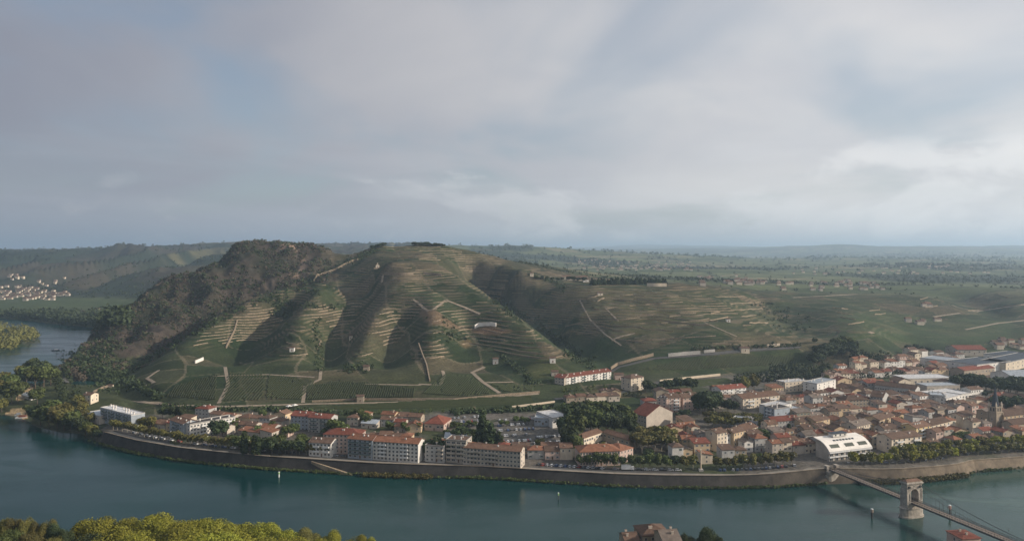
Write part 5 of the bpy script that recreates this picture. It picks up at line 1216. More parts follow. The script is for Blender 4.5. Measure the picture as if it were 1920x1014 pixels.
vine_rows([(915, 718), (1000, 720), (1005, 733), (940, 736)], R(70), 2.1); vine_rows([(700, 757), (1000, 742), (1000, 757), (820, 765), (640, 768), (560, 766)], R(4), 2.2); vine_rows([(1170, 698), (1270, 675), (1380, 665), (1520, 662), (1480, 688), (1290, 695)], R(60), 2.4); vine_rows([(1220, 722), (1300, 713), (1370, 708), (1380, 718), (1260, 732)], R(12), 2.4)
# ------------------------------------------------------------------ the houses of the town
ANG = lambda x: R(float(np.interp(x, [-330, -200, -100, 0, 100, 200, 350, 600], [-27, -20, -9, -6, 2, 14, 19, 22])))
WN = dict(cream='cream', ochre='ochre', beige='beige', white='white', grey='grey', pink='pinkish', yellow='yellow ochre', stone='stone')
RN = dict(brown='brown', orange='orange', grey='grey brown', red='red', terracotta='terracotta', dark='dark')
for hx in [hit(a, b)[:2] + (rr_,) for a, b, rr_ in [(1120, 806, 38), (1090, 806, 36), (1150, 806, 34), (1070, 830, 18), (1225, 838, 24), (1245, 838, 18), (1380, 797, 26), (1345, 797, 20), (1410, 797, 16), (905, 830, 18), (925, 836, 10), (960, 808, 44), (912, 805, 24), (1020, 812, 28), (460, 845, 12), (500, 845, 22), (540, 845, 14), (1850, 733, 26), (1900, 740, 30), (1300, 899, 22), (1325, 897, 18), (1345, 885, 16), (1560, 880, 20), (410, 822, 10)]]:
    FOOT.append((hx[0], hx[1], hx[2] * .7, hx[2] * .7, 0))
HOUSES = []
def fill(poly, z, row, pgap, hr, wr_=(9, 16), dr=(9, 12), extra=0.0, seed=0, walls=('cream', 'ochre', 'beige', 'beige', 'grey', 'pink', 'stone', 'white'), roofs=('brown', 'brown', 'terracotta', 'grey', 'brown', 'red', 'orange')):
    r = random.Random(seed); ps = [G(a, b, z) for a, b in poly]
    mx = sum(p[0] for p in ps) / len(ps); my = sum(p[1] for p in ps) / len(ps); a0 = ANG(mx) + extra; c, s = math.cos(a0), math.sin(a0)
    uv = [((x - mx) * c + (y - my) * s, -(x - mx) * s + (y - my) * c) for x, y in ps]
    u0, u1 = min(q[0] for q in uv), max(q[0] for q in uv); v0, v1 = min(q[1] for q in uv), max(q[1] for q in uv); v = v0 + 3; k = 0
    while v < v1:
        u = u0 + r.uniform(0, 6); st = r.uniform(-.08, .08)
        while u < u1:
            wd_ = r.uniform(*wr_); dp = r.uniform(*dr); uu_ = u + wd_ / 2; x = mx + uu_ * c - v * s; y = my + uu_ * s + v * c
            if r.random() > pgap and bool(inside(ps, np.array(x), np.array(y))) and free(x, y, max(wd_, dp) / 2 * .80) and float(segdist(QS, np.array(x), np.array(y), False)) > 25 + dp / 2:
                rot = ANG(x) + extra + st + r.uniform(-.04, .04)
                if r.random() < .22: rot += math.pi / 2; wd_, dp = dp, wd_
                h = r.uniform(*hr); HOUSES.append((y, x, rot, wd_, dp, h, r.choice(walls), r.choice(roofs), r.choice(['gable', 'gable', 'gable', 'hip', 'shed']), r.random()))
                FOOT.append((x, y, wd_ / 2 - .6, dp / 2 - .6, rot))
            u += wd_ + (r.uniform(0, .6) if r.random() < .75 else r.uniform(4, 9))
        v += row * (r.choice((.82, 1.18)) if row < 20 else 1)
fill([(1235, 890), (1300, 893), (1480, 888), (1545, 874), (1650, 868), (1960, 842), (1960, 790), (1700, 800), (1560, 815), (1440, 815), (1340, 835), (1300, 812), (1262, 812)], 9, 12.2, .05, (5, 9.5), (6.5, 11.5), (7.5, 10.2), 0, 1)
fill([(1440, 815), (1560, 815), (1700, 800), (1960, 790), (1960, 748), (1820, 752), (1560, 752), (1490, 745), (1440, 745), (1425, 800)], 10.5, 14.5, .10, (5, 9.5), (7, 13), (8, 11), .05, 2)
fill([(1262, 812), (1340, 812), (1430, 808), (1425, 800), (1300, 790)], 10, 15, .15, (5, 9), (8, 14), (9, 12), .2, 3)
fill([(1500, 745), (1800, 745), (1960, 742), (1960, 722), (1760, 716), (1640, 716), (1540, 724), (1490, 730)], 12.5, 20, .25, (4.5, 8), (9, 17), (9, 13), .0, 4)
fill([(962, 882), (1080, 882), (1080, 850), (1050, 836), (962, 836)], 8, 13, .1, (5, 8), (7, 12), (7.5, 10), 0, 5, roofs=('orange', 'terracotta', 'brown', 'red', 'grey'))
fill([(1185, 885), (1250, 889), (1250, 862), (1200, 862)], 8, 14, .05, (6, 9), (10, 16), (10, 13), .0, 6)
fill([(700, 850), (960, 862), (960, 842), (880, 838), (780, 830), (700, 822)], 8.5, 13, .15, (4.5, 7), (7, 12), (7.5, 10), 0, 7, roofs=('orange', 'terracotta', 'brown', 'red'))
fill([(390, 826), (560, 840), (560, 808), (400, 800)], 8.5, 14, .28, (4, 6.5), (8, 12), (7.5, 10), 0, 8, roofs=('orange', 'terracotta', 'brown', 'grey'))
fill([(265, 812), (320, 815), (350, 795), (300, 790), (265, 796)], 9, 16, .2, (4, 6.5), (9, 13), (9, 11), 0, 9, roofs=('orange', 'terracotta', 'red'))
fill([(395, 798), (545, 806), (545, 788), (400, 782)], 10, 14, .2, (4, 6.5), (9, 14), (8, 10), 0, 10, roofs=('orange', 'terracotta', 'brown'))
fill([(625, 812), (800, 812), (800, 786), (640, 782)], 10, 14, .18, (4, 7), (8, 12), (8, 10), 0, 11, roofs=('orange', 'terracotta', 'brown', 'red'))
fill([(1062, 756), (1172, 744), (1172, 737), (1050, 748)], 14, 13, .05, (4.5, 5.5), (8, 11), (9, 10), .18, 12, roofs=('brown', 'terracotta'))
fill([(1205, 765), (1300, 765), (1300, 740), (1240, 745)], 12, 17, .35, (5, 8), (9, 14), (9, 12), 0, 13)
fill([(1300, 765), (1480, 772), (1480, 740), (1340, 735)], 12, 18, .3, (5, 8), (9, 15), (9, 12), 0, 14)
fill([(1545, 712), (1690, 706), (1790, 700), (1790, 684), (1690, 680), (1600, 684), (1560, 695)], 14, 17, .25, (4.5, 8), (8, 14), (8, 11), 0, 15, walls=('cream', 'white', 'ochre', 'pink'), roofs=('orange', 'terracotta', 'brown', 'red'))
fill([(1690, 684), (1800, 676), (1800, 664), (1700, 668)], 15, 20, .3, (5, 9), (9, 16), (9, 12), 0, 16, walls=('white', 'cream', 'grey'))
HOUSES.sort(key=lambda q: q[0])
NH = 0
def styled(t): return [None, None, 'brown', 'grey', 'green'][int(t * 4.99)]
FARH = HOUSES[292:]; HOUSES = HOUSES[:292]
for k, (y, x, rot, wd_, dp, h, wn, rn, kd, t) in enumerate(HOUSES):
    r = random.Random(k); z = ground(x, y); fl = max(1, int(h / 2.9)); nf = max(2, int(wd_ / 3.1)); ns = max(1, int(dp / 4.5))
    form = {'gable': 'gabled', 'hip': 'hip roofed', 'shed': 'lean-to roofed'}[kd]; big = 'tall' if fl >= 3 else ('low' if fl == 1 else 'two storey')
    ph = f'{big} {WN[wn]} house with {RN[rn]} roof'
    building('house', x, y, z, rot, wd_, dp, h, wn, rn, kd, fl, nf, ns, style=styled(t), chimneys=r.choice((0, 1, 1, 2)), cat='house', pitch=r.uniform(.28, .42), phrase=ph, group='houses of the town', r=r, joined=(y > 640), cname=r.choice(['beige', 'cream', 'pink']), wh=1.4, ww=1.0, skip=.12)
    NH += 1
print('houses', NH)
if FARH:
    b_ = MB(); wl = list(W); rl = list(RF)
    for (y, x, rot, wd_, dp, h, wn, rn, kd, t) in FARH:
        z = ground(x, y); c, s = math.cos(rot), math.sin(rot); q = MB(); q.extr([(-dp / 2, -2), (dp / 2, -2), (dp / 2, h), (0, h + dp * .17), (-dp / 2, h)], -wd_ / 2, wd_ / 2, wl.index(wn))
        for e in (-1, 1): q.extr([(e * (dp / 2 + .5), h - .15), (0, h + dp * .17 + .05), (0, h + dp * .17 + .3), (e * (dp / 2 + .5), h + .1)][::e], -wd_ / 2 - .4, wd_ / 2 + .4, len(wl) + rl.index(rn))
        b_.add([(x + a * c - b2 * s, y + a * s + b2 * c, z + zz_) for a, b2, zz_ in q.V], q.F); b_.M[-len(q.F):] = q.M
    tag(link('outer_houses', b_.mesh('outer_houses', [W[k] for k in wl] + [RF[k] for k in rl])), kind='stuff')
# small garden trees in the gaps
for k in range(130):
    a, b = rnd.choice([(rnd.uniform(1250, 1900), rnd.uniform(740, 880)), (rnd.uniform(400, 900), rnd.uniform(785, 855)), (rnd.uniform(960, 1250), rnd.uniform(800, 885)), (rnd.uniform(1500, 1900), rnd.uniform(680, 760))])
    x, y = G(a, b, 10)
    if free(x, y, 2.2) and float(segdist(QS, np.array(x), np.array(y), False)) > 26: tree(x, y, rnd.uniform(4, 8), 'round', rnd.choice(['green', 'dark', 'olive']), 1.2)
# villages far off: past the number of houses that can be built singly
def village(name, spots, seed):
    r = random.Random(seed); b = MB(); 
    for (a0, b0, a1, b1, n) in spots:
        for _ in range(n):
            x, y, z = hit(r.uniform(a0, a1), r.uniform(b0, b1)); w_, d_, h_ = r.uniform(7, 12), r.uniform(6, 9), r.uniform(3.5, 6); m = r.randint(0, 1)
            b.box(x - w_ / 2, x + w_ / 2, y - d_ / 2, y + d_ / 2, z - 3, z + h_, m)
            b.V += [(x + p * (w_ / 2 + .4), y + q * (d_ / 2 + .4), z + h_) for p, q in ((-1, -1), (1, -1), (1, 1), (-1, 1))] + [(x - w_ / 2, y, z + h_ + 2), (x + w_ / 2, y, z + h_ + 2)]
            k = len(b.V) - 6; mm = 2 + r.randint(0, 1); fs = [(k, k + 1, k + 5, k + 4), (k + 2, k + 3, k + 4, k + 5), (k + 1, k + 2, k + 5), (k + 3, k, k + 4)]; b.F += fs; b.M += [mm] * 4
    tag(link(name, b.mesh(name, [W['beige'], W['cream'], RF['terracotta'], RF['brown']])), kind='stuff')
for k_, v_ in MASS.items():
    stuff_cloud('tree_belt', [q for q, h in v_], [h * .36 for q, h in v_], 60, .20, LF[k_], 12, 1.25, 1.0)
village('distant_village', [(-10, 548, 105, 564, 60), (-10, 536, 70, 556, 30), (30, 520, 130, 556, 26), (90, 550, 130, 555, 14), (10, 515, 40, 525, 6), (150, 582, 230, 600, 14)], 1)
village('distant_village', [(1090, 492, 1300, 508, 70), (1180, 496, 1290, 506, 40), (1310, 518, 1350, 524, 8), (1345, 525, 1480, 535, 22), (1450, 530, 1660, 545, 34), (1380, 515, 1400, 530, 6), (1480, 500, 1900, 515, 40), (1085, 486, 1160, 496, 18), (1730, 572, 1760, 576, 4), (1570, 526, 1600, 532, 5), (1700, 598, 1760, 610, 5), (1740, 495, 1800, 506, 12), (1860, 640, 1930, 655, 12), (1050, 522, 1105, 527, 7), (1311, 528, 1318, 538, 2)], 2)
# ------------------------------------------------------------------ suspension bridge
def bridge():
    T = Vector((225.0, 412.0, 0)); d = Vector((18, -59, 0)).normalized(); nrm = Vector((-d.y, d.x, 0)); ang = math.atan2(d.y, d.x); ZD = 8.6
    o = root('suspension_bridge', T.x, T.y, 0, ang)         # local x runs along the deck towards the viewer
    A, B = -64.0, 84.0; ws = W['grey']
    stone = mat('bridge_stone', (.40, .36, .31), .9, .3, .5, .2, dirt=(.14, .12, .10)); wood = mat('deck_planks', (.30, .245, .20), .85, .25, 1.0, stripe=('X', 2.0, .3))
    b = MB(); b.box(A, B, -2.3, 2.3, ZD - .15, ZD); link('deck', b.mesh('deck', wood), o)
    for s in (-1, 1):
        b = MB(); b.box(A, B, s * 2.45 - .14, s * 2.45 + .14, ZD - .75, ZD + .02); link('girder', b.mesh('girder', M_iron), o)
        b = MB(); b.box(A, B, s * 2.5 - .06, s * 2.5 + .06, ZD + 1.05, ZD + 1.2); b.box(A, B, s * 2.5 - .04, s * 2.5 + .04, ZD + .15, ZD + .24)
        x = A
        while x < B: b.tube((x, s * 2.5, ZD), (x + 1.6, s * 2.5, ZD + 1.1), .045, 4); b.tube((x + 1.6, s * 2.5, ZD), (x, s * 2.5, ZD + 1.1), .045, 4); b.box(x - .06, x + .06, s * 2.5 - .06, s * 2.5 + .06, ZD, ZD + 1.15); x += 1.6
        link('railing', b.mesh('railing', M_iron), o)
        hm = MB().box(-.03, .03, -.03, .03, 0, 1).mesh('hanger', M_iron)
        for x0, x1 in ((-1.5, A + 2), (1.5, B - 4)):
            f = lambda t: ZD + 1.3 + 9.4 * (1 - t) ** 2
            for off in (0, .5):
                b = MB(); pr = None
                for i in range(25):
                    t = i / 24; q = (x0 + (x1 - x0) * t, s * (2.6 + .15 * (1 - t) + off * (1 - t)), f(t) + off * (1 - t) * .6)
                    if pr: b.tube(pr, q, .085, 5)
                    pr = q
                link('cable', b.mesh('cable', M_iron), o)
            n = int(abs(x1 - x0) / 2.4)
            for i in range(1, n):
                t = i / n; link('hanger', hm, o, (x0 + (x1 - x0) * t, s * 2.6, ZD), 0, (1, 1, f(t) - ZD))
    # pier and portal
    def oval(hx, hy, z0, z1, b, m=0, n=20, k=2.6):
        V = []
        for zz in (z0, z1):
            for i in range(n): a = 2 * math.pi * i / n; c, s_ = math.cos(a), math.sin(a); V.append((hx * math.copysign(abs(c) ** (2 / k), c), hy * math.copysign(abs(s_) ** (2 / k), s_), zz))
        b.add(V, [(i, (i + 1) % n, (i + 1) % n + n, i + n) for i in range(n)] + [tuple(range(n, 2 * n))], m)
    b = MB(); oval(3.6, 7.8, -4, .9, b); oval(3.2, 7.2, .9, 5.0, b); oval(3.5, 7.5, 5.0, 5.5, b); b.box(-2.6, 2.6, -5.2, 5.2, 5.5, ZD - .8); link('pier', b.mesh('pier', stone), o)
    b = MB(); TOP = 20.2
    for s in (-1, 1):
        b.box(-2.2, 2.2, s * 5.2 if s < 0 else 2.75, -2.75 if s < 0 else 5.2, ZD - .8, 16.0)
        b.box(-2.5, 2.5, (-5.5 if s < 0 else 2.6), (-2.6 if s < 0 else 5.5), ZD - .8, ZD + .9); b.box(-2.45, 2.45, (-3.3 if s < 0 else 2.72), (-2.72 if s < 0 else 3.3), ZD + .9, 13.6)
        b.box(-2.45, 2.45, (-5.45 if s < 0 else 4.7), (-4.7 if s < 0 else 5.45), ZD + .9, 16.0)
    # arch ring between the legs
    pr = [(2.75 * math.cos(t), 13.4 + 2.6 * math.sin(t)) for t in np.linspace(0, math.pi, 13)]
    prof = [(2.75, 16.0)] + pr + [(-2.75, 16.0)]
    for i in range(len(pr) - 1):
        (y0, z0), (y1, z1) = pr[i], pr[i + 1]
        b.add([(-2.2, y0, z0), (2.2, y0, z0), (2.2, y1, z1), (-2.2, y1, z1), (-2.2, y0, 16.02), (2.2, y0, 16.02), (2.2, y1, 16.02), (-2.2, y1, 16.02)], [(0, 1, 2, 3), (0, 4, 5, 1), (2, 6, 7, 3), (4, 7, 6, 5), (1, 5, 6, 2), (0, 3, 7, 4)])
    b.box(-2.2, 2.2, -5.2, 5.2, 16.03, 18.6); b.box(-2.6, 2.6, -5.6, 5.6, 18.6, 19.1); b.box(-2.9, 2.9, -5.9, 5.9, 19.1, 19.5); b.box(-2.4, 2.4, -5.4, 5.4, 19.5, TOP)
    link('portal_tower', b.mesh('portal_tower', stone), o)
    b = MB(); b.add([(-2.5, -5.5, TOP), (2.5, -5.5, TOP), (2.5, 5.5, TOP), (-2.5, 5.5, TOP), (0, -4, TOP + .9), (0, 4, TOP + .9)], [(0, 1, 4), (1, 2, 5, 4), (2, 3, 5), (3, 0, 4, 5), (3, 2, 1, 0)]); link('tower_roof', b.mesh('tower_roof', RF['terracotta']), o)
    for s in (-1, 1):
        for e in (-1, 1): b = MB(); b.tube((e * 2.1, s * 3.8, 17.3), (e * 2.8, s * 3.8, 17.1), .75, 8); link('cable_saddle', b.mesh('cable_saddle', M_iron), o)
    b = MB(); oval(5, 6.5, -4, 5.5, b); b.box(-5, 5, -5, 5, 5.5, ZD - .8); link('abutment', b.mesh('abutment', stone), o, (A - 1, 0, 0))
    for s in (-1, 1): b = MB(); b.box(-1.2, 1.2, s * 3.6 - .9, s * 3.6 + .9, 4, ZD + 2.0); b.box(-1.5, 1.5, s * 3.6 - 1.2, s * 3.6 + 1.2, ZD + 2.0, ZD + 2.4); link('anchor_pillar', b.mesh('anchor_pillar', stone), o, (A + .5, 0, 0))
    for x in np.arange(A + 6, B, 19): 
        if abs(x) > 5: b = MB(); b.cyl(0, 0, 0, 4.2, .07, .05, 6); b.box(-.1, .1, -.5, .5, 4.2, 4.35); link('lamp', b.mesh('lamp', M_iron), o, (x, 2.75, ZD))
    tag(o, 'iron suspension footbridge with arched stone portal tower crossing the river', 'bridge')
bridge()
# ------------------------------------------------------------------ river marks and boats
def post(a, b_, h, label, caps, r_=.35):
    x, y = G(a, b_); o = root('channel_marker', x, y, 0, 0)
    b = MB(); b.cyl(0, 0, -2, h * .62, r_, r_, 10); link('pile', b.mesh('pile', M_iron if caps[0] == 'd' else M_white), o)
    b = MB(); b.cyl(0, 0, h * .62, h * .95, r_ * 1.45, r_ * 1.45, 10); link('collar', b.mesh('collar', plain('marker_' + caps, dict(d=(.34, .27, .22), w=(.30, .48, .20), p=(.62, .34, .28))[caps[-1]])), o)
    b = MB(); b.cyl(0, 0, h * .95, h, r_ * 1.6, r_ * 1.1, 10); link('cap', b.mesh('cap', M_white), o); tag(o, label, 'river marker')
post(523, 894, 3.6, 'pale green and white river marker post left of the ramp', 'ww', .42); post(1047, 936, 4.2, 'thin green topped marker post in the middle of the river', 'dw', .30)
post(1635, 971, 5.4, 'dark river pile with pale cap left of the bridge pier', 'dd', .5); post(1781, 966, 6.0, 'river pile with pinkish collar right of the bridge pier', 'dp', .5)
def boat(a, b_, rz, L_, label, colr, roof=None, wake=False):
    x, y = G(a, b_); o = root('motor_boat', x, y, 0, rz); b = MB(); w_ = L_ * .16
    V = [(-L_ / 2, -w_, .9), (L_ * .2, -w_, 1.0), (L_ / 2, 0, 1.25), (L_ * .2, w_, 1.0), (-L_ / 2, w_, .9), (-L_ / 2, -w_ * .7, -.4), (L_ * .15, -w_ * .7, -.4), (L_ * .42, 0, -.3), (L_ * .15, w_ * .7, -.4), (-L_ / 2, w_ * .7, -.4)]
    b.add(V, [(0, 1, 2, 3, 4)] + [(i, i + 5, (i + 1) % 5 + 5, (i + 1) % 5) for i in range(5)] + [(9, 8, 7, 6, 5)]); link('hull', b.mesh('hull', colr), o)
    b = MB(); b.box(-L_ * .3, L_ * .12, -w_ * .7, w_ * .7, .9, 2.3); link('cabin', b.mesh('cabin', roof or M_white), o)
    tag(o, label, 'boat')
    if wake:
        V = []; 
        q = MB(); q.add([(-L_ / 2, -.6, .03), (-L_ / 2, .6, .03), (-L_ * 4, 3.2, .03), (-L_ * 4, 1.6, .03), (-L_ * 4, -1.6, .03), (-L_ * 4, -3.2, .03), (-L_ * 2, 0, .03)], [(0, 1, 6), (1, 2, 3, 6), (0, 6, 4, 5)])
        e = link('wake', q.mesh('wake', mat('foam', (.55, .58, .60), .7)), None, (x, y, 0), rz); e['kind'] = 'stuff'
boat(104, 657, R(200), 11, 'small dark motor boat leaving a white wake on the upper river', plain('hull_dark', (.05, .05, .06)), None, True)
boat(45, 783, R(15), 13, 'moored boat with pinkish red roof at the park shore', M_white, RF['red'])
boat(36, 778, R(40), 7, 'small moored white boat left of the red roofed one', M_white, None)
# ------------------------------------------------------------------ street things
def car_mesh(m_, k):
    b = MB(); L2, w2 = 2.1, .86
    V = [(-L2, -w2, .35), (L2, -w2, .35), (L2, w2, .35), (-L2, w2, .35), (-L2, -w2, .85), (L2, -w2, .75), (L2, w2, .75), (-L2, w2, .85), (-L2 + .1, -w2, .95), (1.1, -w2, .95), (1.1, w2, .95), (-L2 + .1, w2, .95), (-1.7, -w2 * .82, 1.45), (.25, -w2 * .82, 1.48), (.25, w2 * .82, 1.48), (-1.7, w2 * .82, 1.45)]
    b.add(V, [(3, 2, 1, 0), (0, 1, 5, 4), (1, 2, 6, 5), (2, 3, 7, 6), (3, 0, 4, 7), (4, 5, 9, 8), (5, 6, 10, 9), (6, 7, 11, 10), (7, 4, 8, 11), (12, 13, 14, 15)]); body = b.mesh('body', m_)
    g = MB(); g.add(V, [(8, 9, 13, 12), (9, 10, 14, 13), (10, 11, 15, 14), (11, 8, 12, 15)]); return body, g.mesh('windows', M_glass)
wh_ = MB(); wh_.tube((0, -.1, 0), (0, .1, 0), .32, 10); WHEEL = wh_.mesh('wheel', plain('tyre', (.03, .03, .03), .8))
CARS = {}
for nm, c in dict(white=(.72, .72, .72), silver=(.42, .43, .45), black=(.03, .03, .035), grey=(.14, .145, .15), red=(.36, .04, .03), blue=(.05, .09, .22)).items():
    CARS[nm] = car_mesh(mat('car_' + nm, c, .3, .05, 1, .6), 0)
def car(x, y, z, rz, nm, group):
    o = root('parked_car', x, y, z, rz); link('body', CARS[nm][0], o); link('windows', CARS[nm][1], o)
    for a in (-1.3, 1.3):
        for c in (-.8, .8): link('wheel', WHEEL, o, (a, c, .33))
    tag(o, None, 'car', group); book(o, nm + ' parked car', x, y, z)
cc_ = ['white', 'white', 'silver', 'grey', 'black', 'red', 'blue', 'silver']
LM += [('the column on the quay', 1316, 870), ('the white quay truck', 1178, 888)]
for x0, x1, st, pr in ((15, 62, 3.0, .85), (66, 112, 5.2, .8), (136, 190, 2.9, .8), (225, 410, 5.4, .7), (-125, 10, 6, .75), (-300, -140, 8, .55)):
    x = x0
    while x < x1:
        if rnd.random() < pr:
            X_, Y_, z, a = qpt(x, 14.2); car(X_, Y_, z + .02, a + (R(62) if st < 4 else 0), rnd.choice(cc_), 'cars parked along the quay')
        x += st
def lot(c0, c1, c2, rows, n, g, pr=.7):      # rows of parked cars between photo points on the ground
    p0, p1, p2 = (Vector(G(*c, 9.8)) for c in (c0, c1, c2)); ex = (p1 - p0); ey = (p2 - p0); ang = math.atan2(ex.y, ex.x)
    for i in range(rows):
        for j in range(n):
            if rnd.random() > pr: continue
            q = p0 + ex * ((j + .5) / n) + ey * (i / max(rows - 1, 1))
            if free(q.x, q.y, 0) or True: car(q.x, q.y, ground(q.x, q.y) + .05, ang + R(90) + rnd.uniform(-.04, .04), rnd.choice(cc_), g)
lot((845, 800), (900, 797), (850, 786), 3, 14, 'cars in the left part of the car park', .6)
lot((925, 826), (1000, 822), (935, 790), 5, 18, 'cars in the large car park', .55)
lot((1000, 828), (1050, 825), (1005, 818), 2, 12, 'cars beside the sports hall', .6)
lot((1372, 792), (1418, 792), (1372, 785), 2, 9, 'cars under the square planes', .7)
def street_lamp(x, y, z, rz, h=8):
    o = root('street_lamp', x, y, z, rz); b = MB(); b.cyl(0, 0, 0, h, .12, .07, 6); b.tube((0, 0, h - .1), (0, 1.6, h + .3), .05, 5); link('pole', b.mesh('pole', M_iron), o)
    b = MB(); b.box(-.15, .15, 1.3, 2.1, h + .2, h + .36); link('lamp_head', b.mesh('lamp_head', M_white), o); tag(o, None, 'street lamp', 'street lamps on the quay'); book(o, 'street lamp', x, y, z)
for x in np.arange(-290, 410, 34): q = qpt(float(x), 8.6); street_lamp(*q)
x, y, z, a = qpt(122, 14); o = root('column', x, y, z, 0); b = MB(); b.box(-1.4, 1.4, -1.4, 1.4, 0, 1.4); link('plinth', b.mesh('plinth', M_conc), o); b = MB(); b.cyl(0, 0, 1.4, 13.5, .5, .4, 12); link('shaft', b.mesh('shaft', M_cream), o); b = MB(); b.box(-.6, .6, -.6, .6, 13.5, 14.0); link('capital', b.mesh('capital', M_cream), o); tag(o, 'tall slim cream column on a plinth at the quay street', 'column')
x, y, z, a = qpt(74, 13); o = root('truck', x, y, z, a); b = MB(); b.box(-4, 2.2, -1.2, 1.2, .9, 3.6); link('cargo_box', b.mesh('cargo_box', M_white), o); b = MB(); b.box(2.4, 4.2, -1.1, 1.1, .7, 2.8); link('cab', b.mesh('cab', M_white), o)
for a_ in (-2.8, 3.1):
    for c_ in (-1, 1): link('wheel', WHEEL, o, (a_, c_, .5), 0, (1.5, 1.5, 1.5))
tag(o, 'white box truck parked on the quay below the manor', 'truck')
def gantry(a, b_):
    k = min(range(len(RAIL)), key=lambda i: abs(CX + RAIL[i][0] / RAIL[i][1] * F - a)); p = RAIL[k]; nx, ny = side(RAIL, k); z = ground(*p[:2]); o = root('catenary_gantry', p[0], p[1], z, math.atan2(ny, nx))
    for s in (-5.2, 5.2): b = MB(); b.box(s - .16, s + .16, -.16, .16, -.5, 8.2); link('mast', b.mesh('mast', M_conc), o)
    b = MB(); b.box(-5.2, 5.2, -.1, .1, 7.3, 7.5); b.box(-5.2, 5.2, -.1, .1, 6.6, 6.7); link('crossbeam', b.mesh('crossbeam', M_conc), o)
    for s in (-2.5, 2.5): b = MB(); b.tube((s, 0, 6.6), (s, 0, 5.6), .06, 5); link('insulator', b.mesh('insulator', M_iron), o)
    tag(o, None, 'railway mast', 'railway overhead line gantries'); book(o, 'railway overhead line gantry', p[0], p[1], z)
for a in (258, 300, 342, 388, 440, 500, 560, 618, 676, 740, 810, 880, 950, 1240, 1330, 1430, 1540, 1650, 1760): gantry(a, 0)
# ------------------------------------------------------------------ things on the hill
x, y, z = hit(708, 502); o = root('hilltop_chapel', x, y, z, R(10)); b = MB(); b.extr([(-3, -1), (3, -1), (3, 4.2), (0, 6.2), (-3, 4.2)], -2.6, 2.6); q = link('wall', b.mesh('wall', W['cream']), o); q.rotation_euler = (0, 0, R(90))
b = MB(); b.extr([(-3.2, 4.1), (0, 6.3), (0, 6.6), (-3.2, 4.4)], -2.8, 2.8); b.extr([(0, 6.3), (3.2, 4.1), (3.2, 4.4), (0, 6.6)], -2.8, 2.8); q = link('roof', b.mesh('roof', RF['brown']), o); q.rotation_euler = (0, 0, R(90))
b = MB(); b.box(-.7, .7, -2.9, -2.2, 6.2, 8.0); link('bell_gable', b.mesh('bell_gable', W['cream']), o); link('door', DOOR, o, (0, -2.62, 0), 0, (1.2, 1, 2.2)); b = MB(); b.box(-6, 7, -5.5, -4.7, -2, .3); link('terrace_parapet', b.mesh('terrace_parapet', M_dstone), o)
tag(o, 'tiny pale chapel standing alone on the upper vineyard slope', 'chapel')
x, y, z = hit(661, 488); o = root('relay_mast', x, y, z, 0); b = MB()
for s in ((-1, -1), (1, -1), (1, 1), (-1, 1)): b.tube((s[0] * 1.1, s[1] * 1.1, -1), (s[0] * .2, s[1] * .2, 12), .12, 4)
for k in range(5): t = k / 5; w_ = 1.1 - .9 * t; b.box(-w_, w_, -w_, -w_ + .1, 12 * t, 12 * t + .12); b.box(-w_, w_, w_ - .1, w_, 12 * t, 12 * t + .12)
link('lattice', b.mesh('lattice', M_iron), o); b = MB(); b.cyl(0, .6, 10, 11, .5, .5, 8); link('antenna', b.mesh('antenna', M_white), o); tag(o, 'thin lattice relay mast where the bright wall meets the crest', 'mast')
def hut(a, b_, w_, h_, wm_, label): x, y, z = hit(a, b_); building('hut', x, y, z, R(5), w_, w_ * .8, h_, wm_, 'brown', 'gable', 1, 1, 0, chimneys=0, cat='hut', label=label, ww=.9, wh=1.2)
hut(548, 658, 5, 4, 'white', 'small white vineyard hut on the left terraced spur'); hut(687, 694, 6, 4.5, 'stone', 'stone hut at the foot of the middle dark gully'); hut(929, 681, 6, 5.5, 'grey', 'grey twin gabled hut near the right dark hollow'); hut(658, 635, 4, 4, 'cream', 'tiny cream hut on the shaded middle slope'); hut(1036, 679, 6, 5, 'white', 'white hut with light front above the hillside slab')
hut(208, 727, 4, 3, 'cream', 'tiny hut on top of the terraced knoll'); hut(1365, 603, 5, 4, 'white', 'white cabin on the right hand terraces'); hut(1125, 553, 8, 3.5, 'cream', 'cream hut by the upper lane on the right slope'); hut(676, 752, 6, 5, 'stone', 'small stone building by the railway wall'); hut(1316, 535, 9, 9, 'beige', 'tall tan farmhouse on the plateau edge right of the cream wall'); hut(1098, 528, 10, 4, 'white', 'white farmhouse on the plateau edge left of the conifer hedge')
hut(997, 516, 6, 4, 'cream', 'cream ruin on the saddle of the hill'); hut(1040, 703, 7, 4, 'beige', 'low tan farm shed at the end of the lower vineyard'); hut(1160, 711, 9, 5.5, 'pink', 'pink house right of the white hillside slab'); hut(1395, 658, 10, 4, 'cream', 'low cream winery building along the hill road')
# parasols by the level crossing
for k, (a, b_) in enumerate([(542, 766), (553, 764)]):
    x, y, z = hit(a, b_); o = root('parasol', x, y, z, 0); b = MB(); b.cyl(0, 0, 0, 2.6, .06, .06, 5); link('pole', b.mesh('pole', M_iron), o); b = MB(); b.cyl(0, 0, 2.3, 3.5, 3.2, .05, 4); link('canopy', b.mesh('canopy', M_wwall), o)
    tag(o, ['left', 'right'][k] + ' white canopy beside the railway at the vineyard foot', 'canopy')
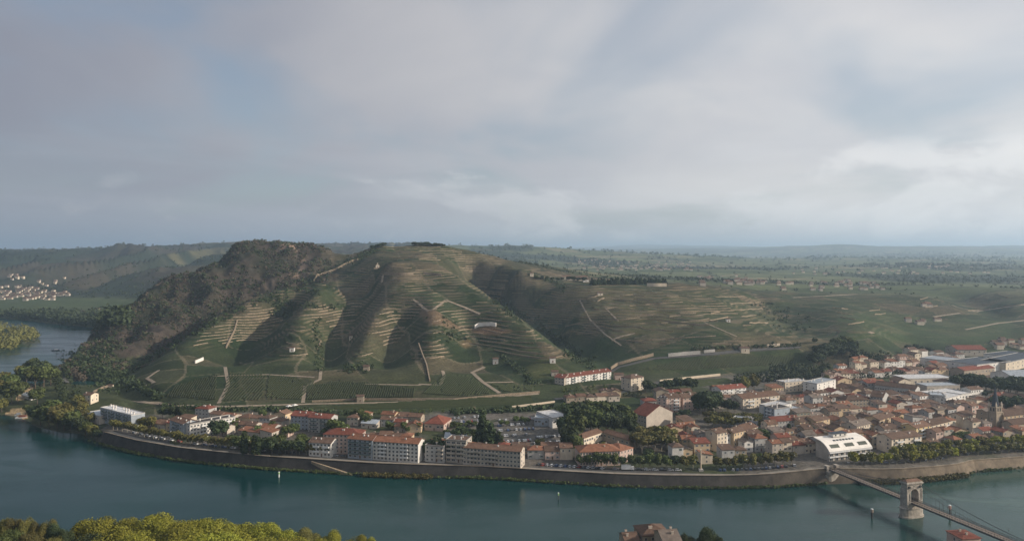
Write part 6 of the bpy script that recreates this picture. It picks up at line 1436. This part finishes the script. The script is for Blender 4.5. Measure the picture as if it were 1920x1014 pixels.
# ------------------------------------------------------------------ near bank, at the lower edge
for a, topy, d, lf, wf, lab in [(178, 967, 338, 'gold', .62, 'yellow green'), (235, 971, 336, 'gold', .60, 0), (295, 963, 338, 'gold', .62, 0), (345, 967, 337, 'gold', .60, 0), (395, 968, 336, 'gold', .58, 0), (445, 974, 336, 'gold', .58, 0), (492, 982, 337, 'gold', .56, 0), (538, 990, 337, 'gold', .55, 0), (578, 990, 338, 'olive', .5, 0), (620, 995, 338, 'gold', .5, 0), (668, 999, 337, 'gold', .52, 0), (693, 1008, 337, 'gold', .4, 0),
                               (205, 985, 320, 'gold', .6, 0), (262, 988, 318, 'gold', .6, 0), (322, 983, 319, 'gold', .6, 0), (380, 984, 318, 'gold', .6, 0), (436, 990, 318, 'gold', .6, 0), (490, 998, 319, 'gold', .55, 0), (545, 1003, 320, 'gold', .55, 0), (610, 1008, 320, 'gold', .5, 0), (165, 1000, 318, 'dark', .5, 0), (300, 1003, 300, 'gold', .6, 0), (400, 1005, 300, 'gold', .6, 0),
                               (8, 968, 338, 'olive', .42, 0), (26, 966, 339, 'olive', .40, 0), (50, 970, 338, 'olive', .40, 0), (72, 971, 338, 'olive', .40, 0), (92, 970, 338, 'olive', .4, 0), (106, 979, 330, 'dark', .42, 0), (124, 984, 328, 'dark', .40, 0), (15, 990, 312, 'green', .5, 0), (55, 993, 312, 'olive', .5, 0), (100, 1001, 312, 'olive', .4, 0), (1290, 994, 326, 'dark', .42, 0), (1326, 983, 328, 'dark', .46, 0), (1344, 998, 327, 'dark', .4, 0)]:
    x = (a - CX) / F * d; zt = H - (topy - HY) / F * d; zg = 5 - (d - 250) * .012; h = (zt - zg) / .97
    tree(x, d, h, 'round', lf, wf * (1.15 if a < 160 or a > 1200 else 1.75), 'trees on the near river bank', zg, hi=True)
LM += [('the brown mansion roof', 1215, 1000), ('the yellow green tree row', 400, 990), ('the near left corner', 20, 1000)]
def near_house(a0, a1, topy, d, label, wm_, rf_, kind, dp=12, pitch=.4, z0=3.9):
    x0, x1 = (a0 - CX) / F * d, (a1 - CX) / F * d; w_ = x1 - x0; zt = H - (topy - HY) / F * d; h = zt - z0 - dp / 2 * pitch
    building('riverside_house', (x0 + x1) / 2, d + dp / 2, z0, R(8), w_, dp, h, wm_, rf_, kind, max(2, int(h / 3.2)), max(3, int(w_ / 3)), 3, chimneys=2, cat='house', label=label, pitch=pitch, cname='beige')
near_house(1200, 1254, 992, 318, 'large brown roofed mansion at the bottom edge of the picture', 'stone', 'brown', 'hip', 12)
near_house(1170, 1196, 1006, 316, 'lower dark roofed wing left of the brown mansion', 'stone', 'brown', 'gable', 10)
near_house(1240, 1274, 1003, 305, 'brown roofed wing right of the mansion', 'stone', 'grey', 'gable', 12)
near_house(1800, 1838, 1006, 338, 'red roofed building beside the near end of the bridge', 'pink', 'red', 'hip', 10, .15)
x, y = (36 - CX) / F * 322, 322
car(x, y, 4.2, R(20), 'white', 'cars on the near bank'); car(x + 14, y + 2, 4.2, R(20), 'silver', 'cars on the near bank')
for o in bpy.data.objects:
    if o.get('category') and not o.get('kind'): o['kind'] = 'thing'
write_labels()
